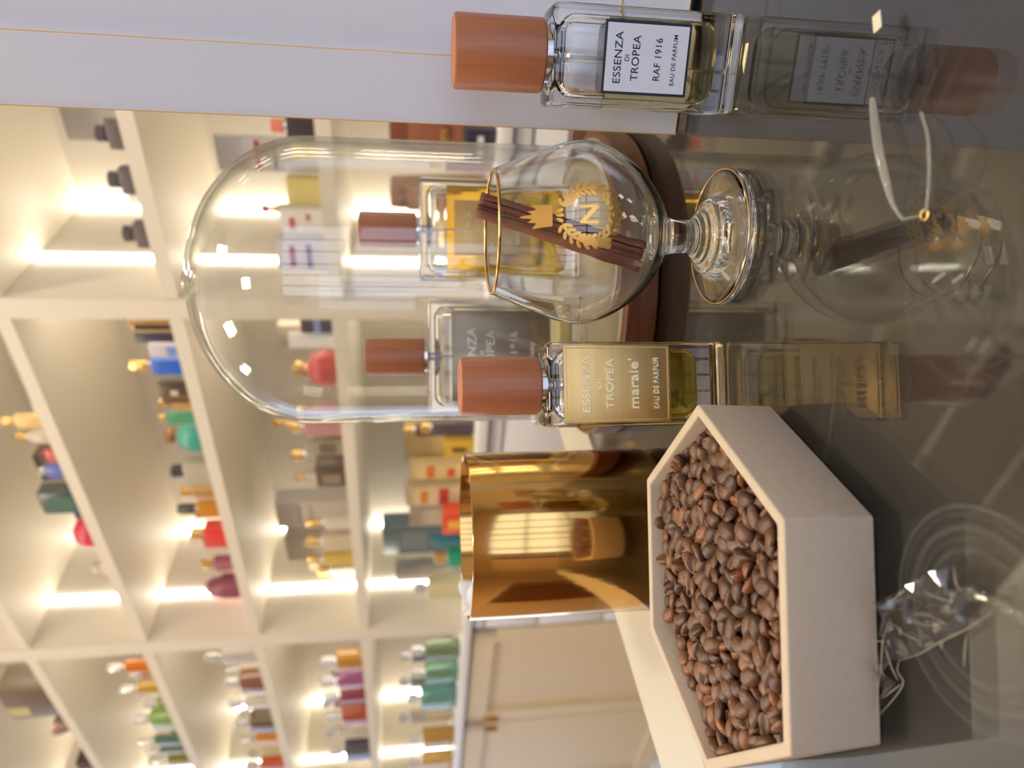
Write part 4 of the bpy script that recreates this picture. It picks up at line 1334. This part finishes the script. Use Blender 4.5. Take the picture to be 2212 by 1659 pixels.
# second board
P('box', 2, 690, 716, 92, S_(190, 150, 70), 'gold framed black box beside the upright on the second shelf', lab=[(.5, .5, .5, .8, S_(50, 44, 56))])
P('box', 2, 716, 738, 88, S_(60, 58, 78), 'narrow navy box beside the gold framed box')
P('box', 2, 740, 770, 66, S_(196, 190, 200), 'pale lilac box with blue print on the second shelf', lab=[(.5, .7, .8, .3, S_(110, 140, 205))])
P('flask', 2, 770, 808, 70, S_(44, 100, 200), 'bright blue flask with tall gold crown cap', GOLDC, 50)
P('box', 2, 808, 868, 66, S_(80, 68, 56), 'dark brown box with silver diamond emblem', lab=[(.5, .45, .22, .22, S_(210, 205, 195)), (.3, .5, .2, .7, S_(120, 84, 40))])
P('flask', 2, 888, 915, 66, S_(74, 150, 110), 'green flask on the second shelf right of the teal one', GOLDC, 18)
P('round', 2, 908, 972, 66, S_(72, 158, 142), 'teal round flask with copper stopper', paint(S_(170, 120, 80), .35, .4), 28)
P('flask', 2, 984, 1044, 60, S_(176, 168, 150), 'grey flask with flared black stopper', DARK, 30)
P('box', 2, 1046, 1070, 62, S_(190, 150, 96), 'gold topped cream box left of the grey flask', dep=.07)
P('flask', 2, 1078, 1114, 50, S_(190, 128, 28), 'amber flask with flared black stopper', DARK, 46)
P('flask', 2, 1122, 1178, 50, S_(214, 60, 50), 'red orange flask with gold cap on the second shelf', GOLDC, 34)
P('flask', 2, 1192, 1240, 58, S_(196, 90, 52), 'burnt orange flask with black cap', DARK, 22, dep=.19)
P('round', 2, 1236, 1288, 104, S_(140, 72, 92), 'tall plum coloured flask by the light strip', None, dep=.10)
P('flask', 2, 1264, 1326, 46, S_(176, 146, 160), 'lilac flask with dark stopper by the left upright', DARK, 24, dpt=.04, dep=.19)
# first board
P('box', 1, 678, 718, 66, S_(50, 50, 74), 'navy box with light blue band behind the pale bottle cap', lab=[(.5, .5, .9, .2, S_(120, 150, 210))])
P('box', 1, 690, 745, 130, S_(218, 206, 186), 'tall cream box with tan frame behind the dome', dep=.2)
P('box', 1, 718, 750, 92, S_(228, 224, 222), 'small white box beside the navy box')
P('round', 1, 758, 832, 66, S_(184, 62, 66), 'ruby red flask with gold stopper behind the dome', GOLDC, 34)
P('flask', 1, 838, 868, 64, S_(150, 86, 80), 'brick red flask at the dome edge', DARK, 42)
P('round', 1, 866, 896, 62, S_(186, 140, 140), 'dusty pink flask at the dome edge', GOLDC, 30)
P('flask', 1, 898, 940, 78, S_(178, 132, 132), 'mauve flask with gold cap just left of the dome', GOLDC, 30)
P('round', 1, 895, 925, 130, S_(30, 70, 200), 'cobalt blue flask with gold finial standing behind the mauve flask', GOLDC, 34, dep=.18)
P('box', 1, 942, 980, 66, S_(150, 138, 120), 'grey brown box left of the mauve flask', lab=[(.5, .5, .7, .5, S_(110, 96, 80))])
P('flask', 1, 958, 1000, 86, S_(176, 166, 150), 'pale flask with gold cap behind the grey brown box', GOLDC, 34, dep=.12)
P('box', 1, 984, 1048, 62, S_(92, 78, 68), 'dark brown box on the first shelf left of the dome', lab=[(.4, .5, .4, .6, S_(140, 126, 104))])
P('box', 1, 1054, 1130, 158, S_(196, 188, 176), 'tall light grey box on the first shelf', dep=.12, lab=[(.5, .3, .8, .04, S_(160, 150, 140)), (.5, .45, .8, .03, S_(160, 150, 140))])
P('box', 1, 1128, 1202, 146, S_(186, 178, 162), 'tall taupe box beside the light grey box', dep=.14)
P('flask', 1, 1112, 1142, 52, S_(206, 198, 180), 'cream flask with gold cap before the light grey box', GOLDC, 40, dep=.02)
P('flask', 1, 1146, 1184, 60, S_(200, 186, 156), 'beige flask with gold cap before the taupe box', GOLDC, 38, dep=.02)
P('flask', 1, 1190, 1218, 62, S_(206, 176, 84), 'yellow gold flask with gold cap before the taupe box', GOLDC, 34, dep=.02)
P('flask', 1, 1224, 1252, 60, S_(206, 190, 160), 'sand coloured flask with round gold cap', GOLDC, 30, dep=.19)
P('box', 1, 1196, 1262, 110, S_(182, 164, 138), 'fawn box behind the sand coloured flask', dep=.16)
P('round', 1, 1264, 1298, 44, S_(190, 146, 80), 'small golden flask at the left end of the first shelf', None, dep=.19)
# worktop
P('flask', 0, 905, 938, 84, S_(84, 74, 84), 'dark flask with gold cap on the worktop left of the dome', GOLDC, 24, dep=.04)
P('box', 0, 905, 985, 128, S_(208, 184, 128), 'straw coloured box on the worktop behind the dark flask', dep=.14)
P('box', 0, 942, 984, 58, S_(206, 166, 56), 'yellow box with dark seal on the worktop', dep=.02, lab=[(.5, .5, .3, .5, S_(90, 70, 40))])
P('box', 0, 986, 1030, 118, S_(222, 196, 140), 'floral orange patterned box on the worktop', dep=.10, lab=[(.5, .35, .8, .14, S_(214, 120, 50)), (.4, .7, .6, .12, S_(206, 90, 60))])
P('box', 0, 1032, 1086, 124, S_(226, 204, 160), 'floral box with red band left of the orange patterned box', dep=.10, lab=[(.5, .3, .7, .12, S_(216, 140, 60)), (.5, .62, .9, .16, S_(200, 70, 60))])
P('box', 0, 1088, 1130, 112, S_(206, 190, 168), 'beige box with faint circle on the worktop', dep=.12)
P('box', 0, 1086, 1150, 52, S_(220, 80, 46), 'red box with yellow motif on the worktop', dep=.02, lab=[(.5, .5, .4, .6, S_(236, 180, 60))])
P('box', 0, 1104, 1186, 158, S_(128, 146, 158), 'slate blue marbled box on the worktop', dep=.20, lab=[(.5, .4, .7, .3, S_(156, 170, 178))])
P('box', 0, 1152, 1176, 72, S_(48, 120, 140), 'teal blue box on the worktop', dep=.03)
P('flask', 0, 1180, 1222, 36, S_(30, 150, 112), 'emerald green flask on the worktop', GOLDC, 30, dep=.02)
P('box', 0, 1226, 1270, 128, S_(176, 170, 164), 'pale grey box on the worktop behind the gold jar', dep=.16)
P('flask', 0, 1238, 1290, 70, S_(206, 200, 160), 'pale green flask at the left end of the worktop', CLRC, 30, dep=.06)

# --- far left bay
P('box', 4, 1434, 1540, 128, S_(108, 92, 76), 'large dark brown box at the top left corner', dep=.04, lab=[(.25, .2, .3, .35, S_(196, 186, 130))])
P('tray', 4, 1542, 1584, 56, paint(S_(170, 140, 124), .25, .4), 'rose beige shallow dish beside the large brown box')
P('box', 4, 1590, 1690, 60, S_(74, 58, 52), 'dark brown case with silver studs at the top left', dep=.05, lab=[(.3, .3, .1, .3, S_(190, 185, 200)), (.5, .5, .1, .3, S_(190, 185, 200)), (.7, .3, .1, .3, S_(190, 185, 200))])
far3 = [(1422, 1452, 62, S_(196, 106, 18), 'orange amber flask with clear stopper at the left upright'), (1468, 1498, 56, S_(176, 136, 24), 'golden yellow flask with clear stopper'), (1524, 1572, 58, S_(128, 158, 82), 'leaf green flask with beaded stopper'), (1584, 1606, 66, S_(70, 100, 84), 'dark green flask with clear stopper'), (1608, 1624, 62, S_(84, 104, 92), 'bottle green slim flask'), (1626, 1650, 56, S_(128, 126, 50), 'olive green flask with clear stopper')]
for y0, y1, hp, c_, lb in far3:
    P('flask', 3, y0, y1, hp, paint(c_, .15), lb + ', far left bay third shelf', CLRC, 40)
far2 = [(1398, 1428, 80, S_(186, 180, 172), 'pale grey flask with clear stopper'), (1442, 1494, 56, S_(128, 84, 66), 'brown and dark blue flask with clear stopper'), (1498, 1528, 56, S_(206, 200, 188), 'clear flask with twin stopper'), (1534, 1578, 56, S_(96, 76, 48), 'dark olive brown flask with gold neck'), (1580, 1604, 52, S_(200, 136, 46), 'honey amber flask'), (1630, 1664, 56, S_(186, 84, 36), 'rust orange flask')]
for y0, y1, hp, c_, lb in far2:
    P('flask', 2, y0, y1, hp, paint(c_, .15), lb + ', far left bay second shelf', CLRC, 36)
far1 = [(1400, 1446, 54, S_(176, 128, 50), 'golden flask with blue band'), (1450, 1482, 56, S_(150, 86, 132), 'purple flask'), (1484, 1516, 54, S_(132, 56, 70), 'plum red flask'), (1518, 1564, 54, S_(160, 74, 40), 'rusty brown flask'), (1592, 1640, 54, S_(84, 78, 92), 'dark blue grey flask')]
for y0, y1, hp, c_, lb in far1:
    P('flask', 1, y0, y1, hp, paint(c_, .15), lb + ' with silver beaded cap, far left bay first shelf', CLRC, 36)
far0 = [(1378, 1420, 70, S_(108, 126, 92), 'mossy green flask'), (1424, 1470, 66, S_(96, 138, 112), 'sea green flask'), (1474, 1526, 72, S_(96, 146, 142), 'turquoise grey flask'), (1566, 1612, 62, S_(176, 136, 66), 'gold and brown flask'), (1616, 1660, 60, S_(196, 160, 90), 'light golden flask')]
for y0, y1, hp, c_, lb in far0:
    P('flask', 0, y0, y1, hp, paint(c_, .15), lb + ' with clear stopper on the far left worktop', CLRC, 30)
# back rows
rows = [
    (2, 852, 884, 88, S_(206, 160, 96), 'honey coloured flask in the second row, right of the green flask', GOLDC, 30, .16),
    (2, 1040, 1076, 84, S_(214, 196, 170), 'cream tall flask in the second row by the grey flask', GOLDC, 30, .15),
    (2, 1084, 1116, 92, S_(186, 120, 60), 'copper coloured flask in the second row by the amber flask', GOLDC, 26, .15),
    (2, 1140, 1180, 88, S_(200, 90, 84), 'coral tall flask in the second row by the red orange flask', paint(S_(225, 215, 200), .3), 28, .15),
    (2, 1196, 1230, 74, S_(168, 100, 120), 'rose coloured flask in the second row by the orange flask', GOLDC, 30, .14),
    (1, 900, 930, 96, S_(196, 150, 110), 'tan tall flask in the second row behind the mauve flask', GOLDC, 32, .14),
    (1, 1010, 1040, 88, S_(206, 196, 180), 'ivory flask in the second row behind the dark brown box', GOLDC, 26, .14),
    (0, 912, 940, 112, S_(120, 84, 60), 'brown tall flask in the second row behind the dark flask', GOLDC, 26, .10),
    (3, 1206, 1236, 66, S_(220, 205, 180), 'ivory flask in the second row between the light strips', CLRC, 20, .12),
    (3, 1436, 1464, 72, S_(176, 120, 50), 'bronze flask in the second row, far left bay third shelf', CLRC, 30, .13),
    (3, 1500, 1528, 66, S_(150, 160, 110), 'sage flask in the second row, far left bay third shelf', CLRC, 30, .13),
    (3, 1574, 1596, 66, S_(110, 130, 96), 'fern green flask in the second row, far left bay third shelf', CLRC, 30, .13),
    (2, 1430, 1452, 70, S_(196, 180, 160), 'sand flask in the second row, far left bay second shelf', CLRC, 30, .13),
    (2, 1520, 1546, 66, S_(120, 96, 70), 'umber flask in the second row, far left bay second shelf', CLRC, 30, .13),
    (2, 1608, 1634, 66, S_(206, 190, 160), 'oat coloured flask in the second row, far left bay second shelf', CLRC, 30, .13),
    (1, 1444, 1466, 74, S_(140, 110, 150), 'lavender flask in the second row, far left bay first shelf', CLRC, 26, .13),
    (1, 1500, 1524, 74, S_(170, 110, 90), 'clay red flask in the second row, far left bay first shelf', CLRC, 26, .13),
    (1, 1562, 1588, 70, S_(214, 200, 180), 'cream flask in the second row, far left bay first shelf', CLRC, 26, .13),
    (0, 1396, 1424, 88, S_(110, 90, 90), 'dark mauve flask in the second row on the far left worktop', CLRC, 24, .13),
    (0, 1450, 1478, 88, S_(130, 150, 120), 'pale green flask in the second row on the far left worktop', CLRC, 24, .13),
    (0, 1528, 1556, 84, S_(206, 196, 176), 'ivory flask in the second row on the far left worktop', CLRC, 24, .13)]
for sh, y0, y1, hp, c_, lb, cp, cpx, dp in rows:
    P('flask', sh, y0, y1, hp, paint(c_, .2), lb, cp, cpx, dep=dp)
# articles on the high boards, seen mirrored in the glass counter
P('bag', 4, 720, 900, 200, paint(S_(96, 30, 44), .5), 'maroon handbag on the fourth shelf, mirrored in the counter', DARK, dep=.06, dpt=.12)
P('bag', 4, 300, 400, 150, paint(S_(104, 34, 46), .5), 'dark maroon pouch on the fourth shelf, mirrored near the goblet', DARK, dep=.06, dpt=.10)
P('box', 4, 410, 470, 110, S_(206, 150, 40), 'mustard yellow box on the fourth shelf, mirrored near the goblet', dep=.06)
P('flask', 5, 1010, 1060, 70, S_(30, 28, 30), 'black flask on the fifth shelf, mirrored by the coffee tray', DARK, 40)
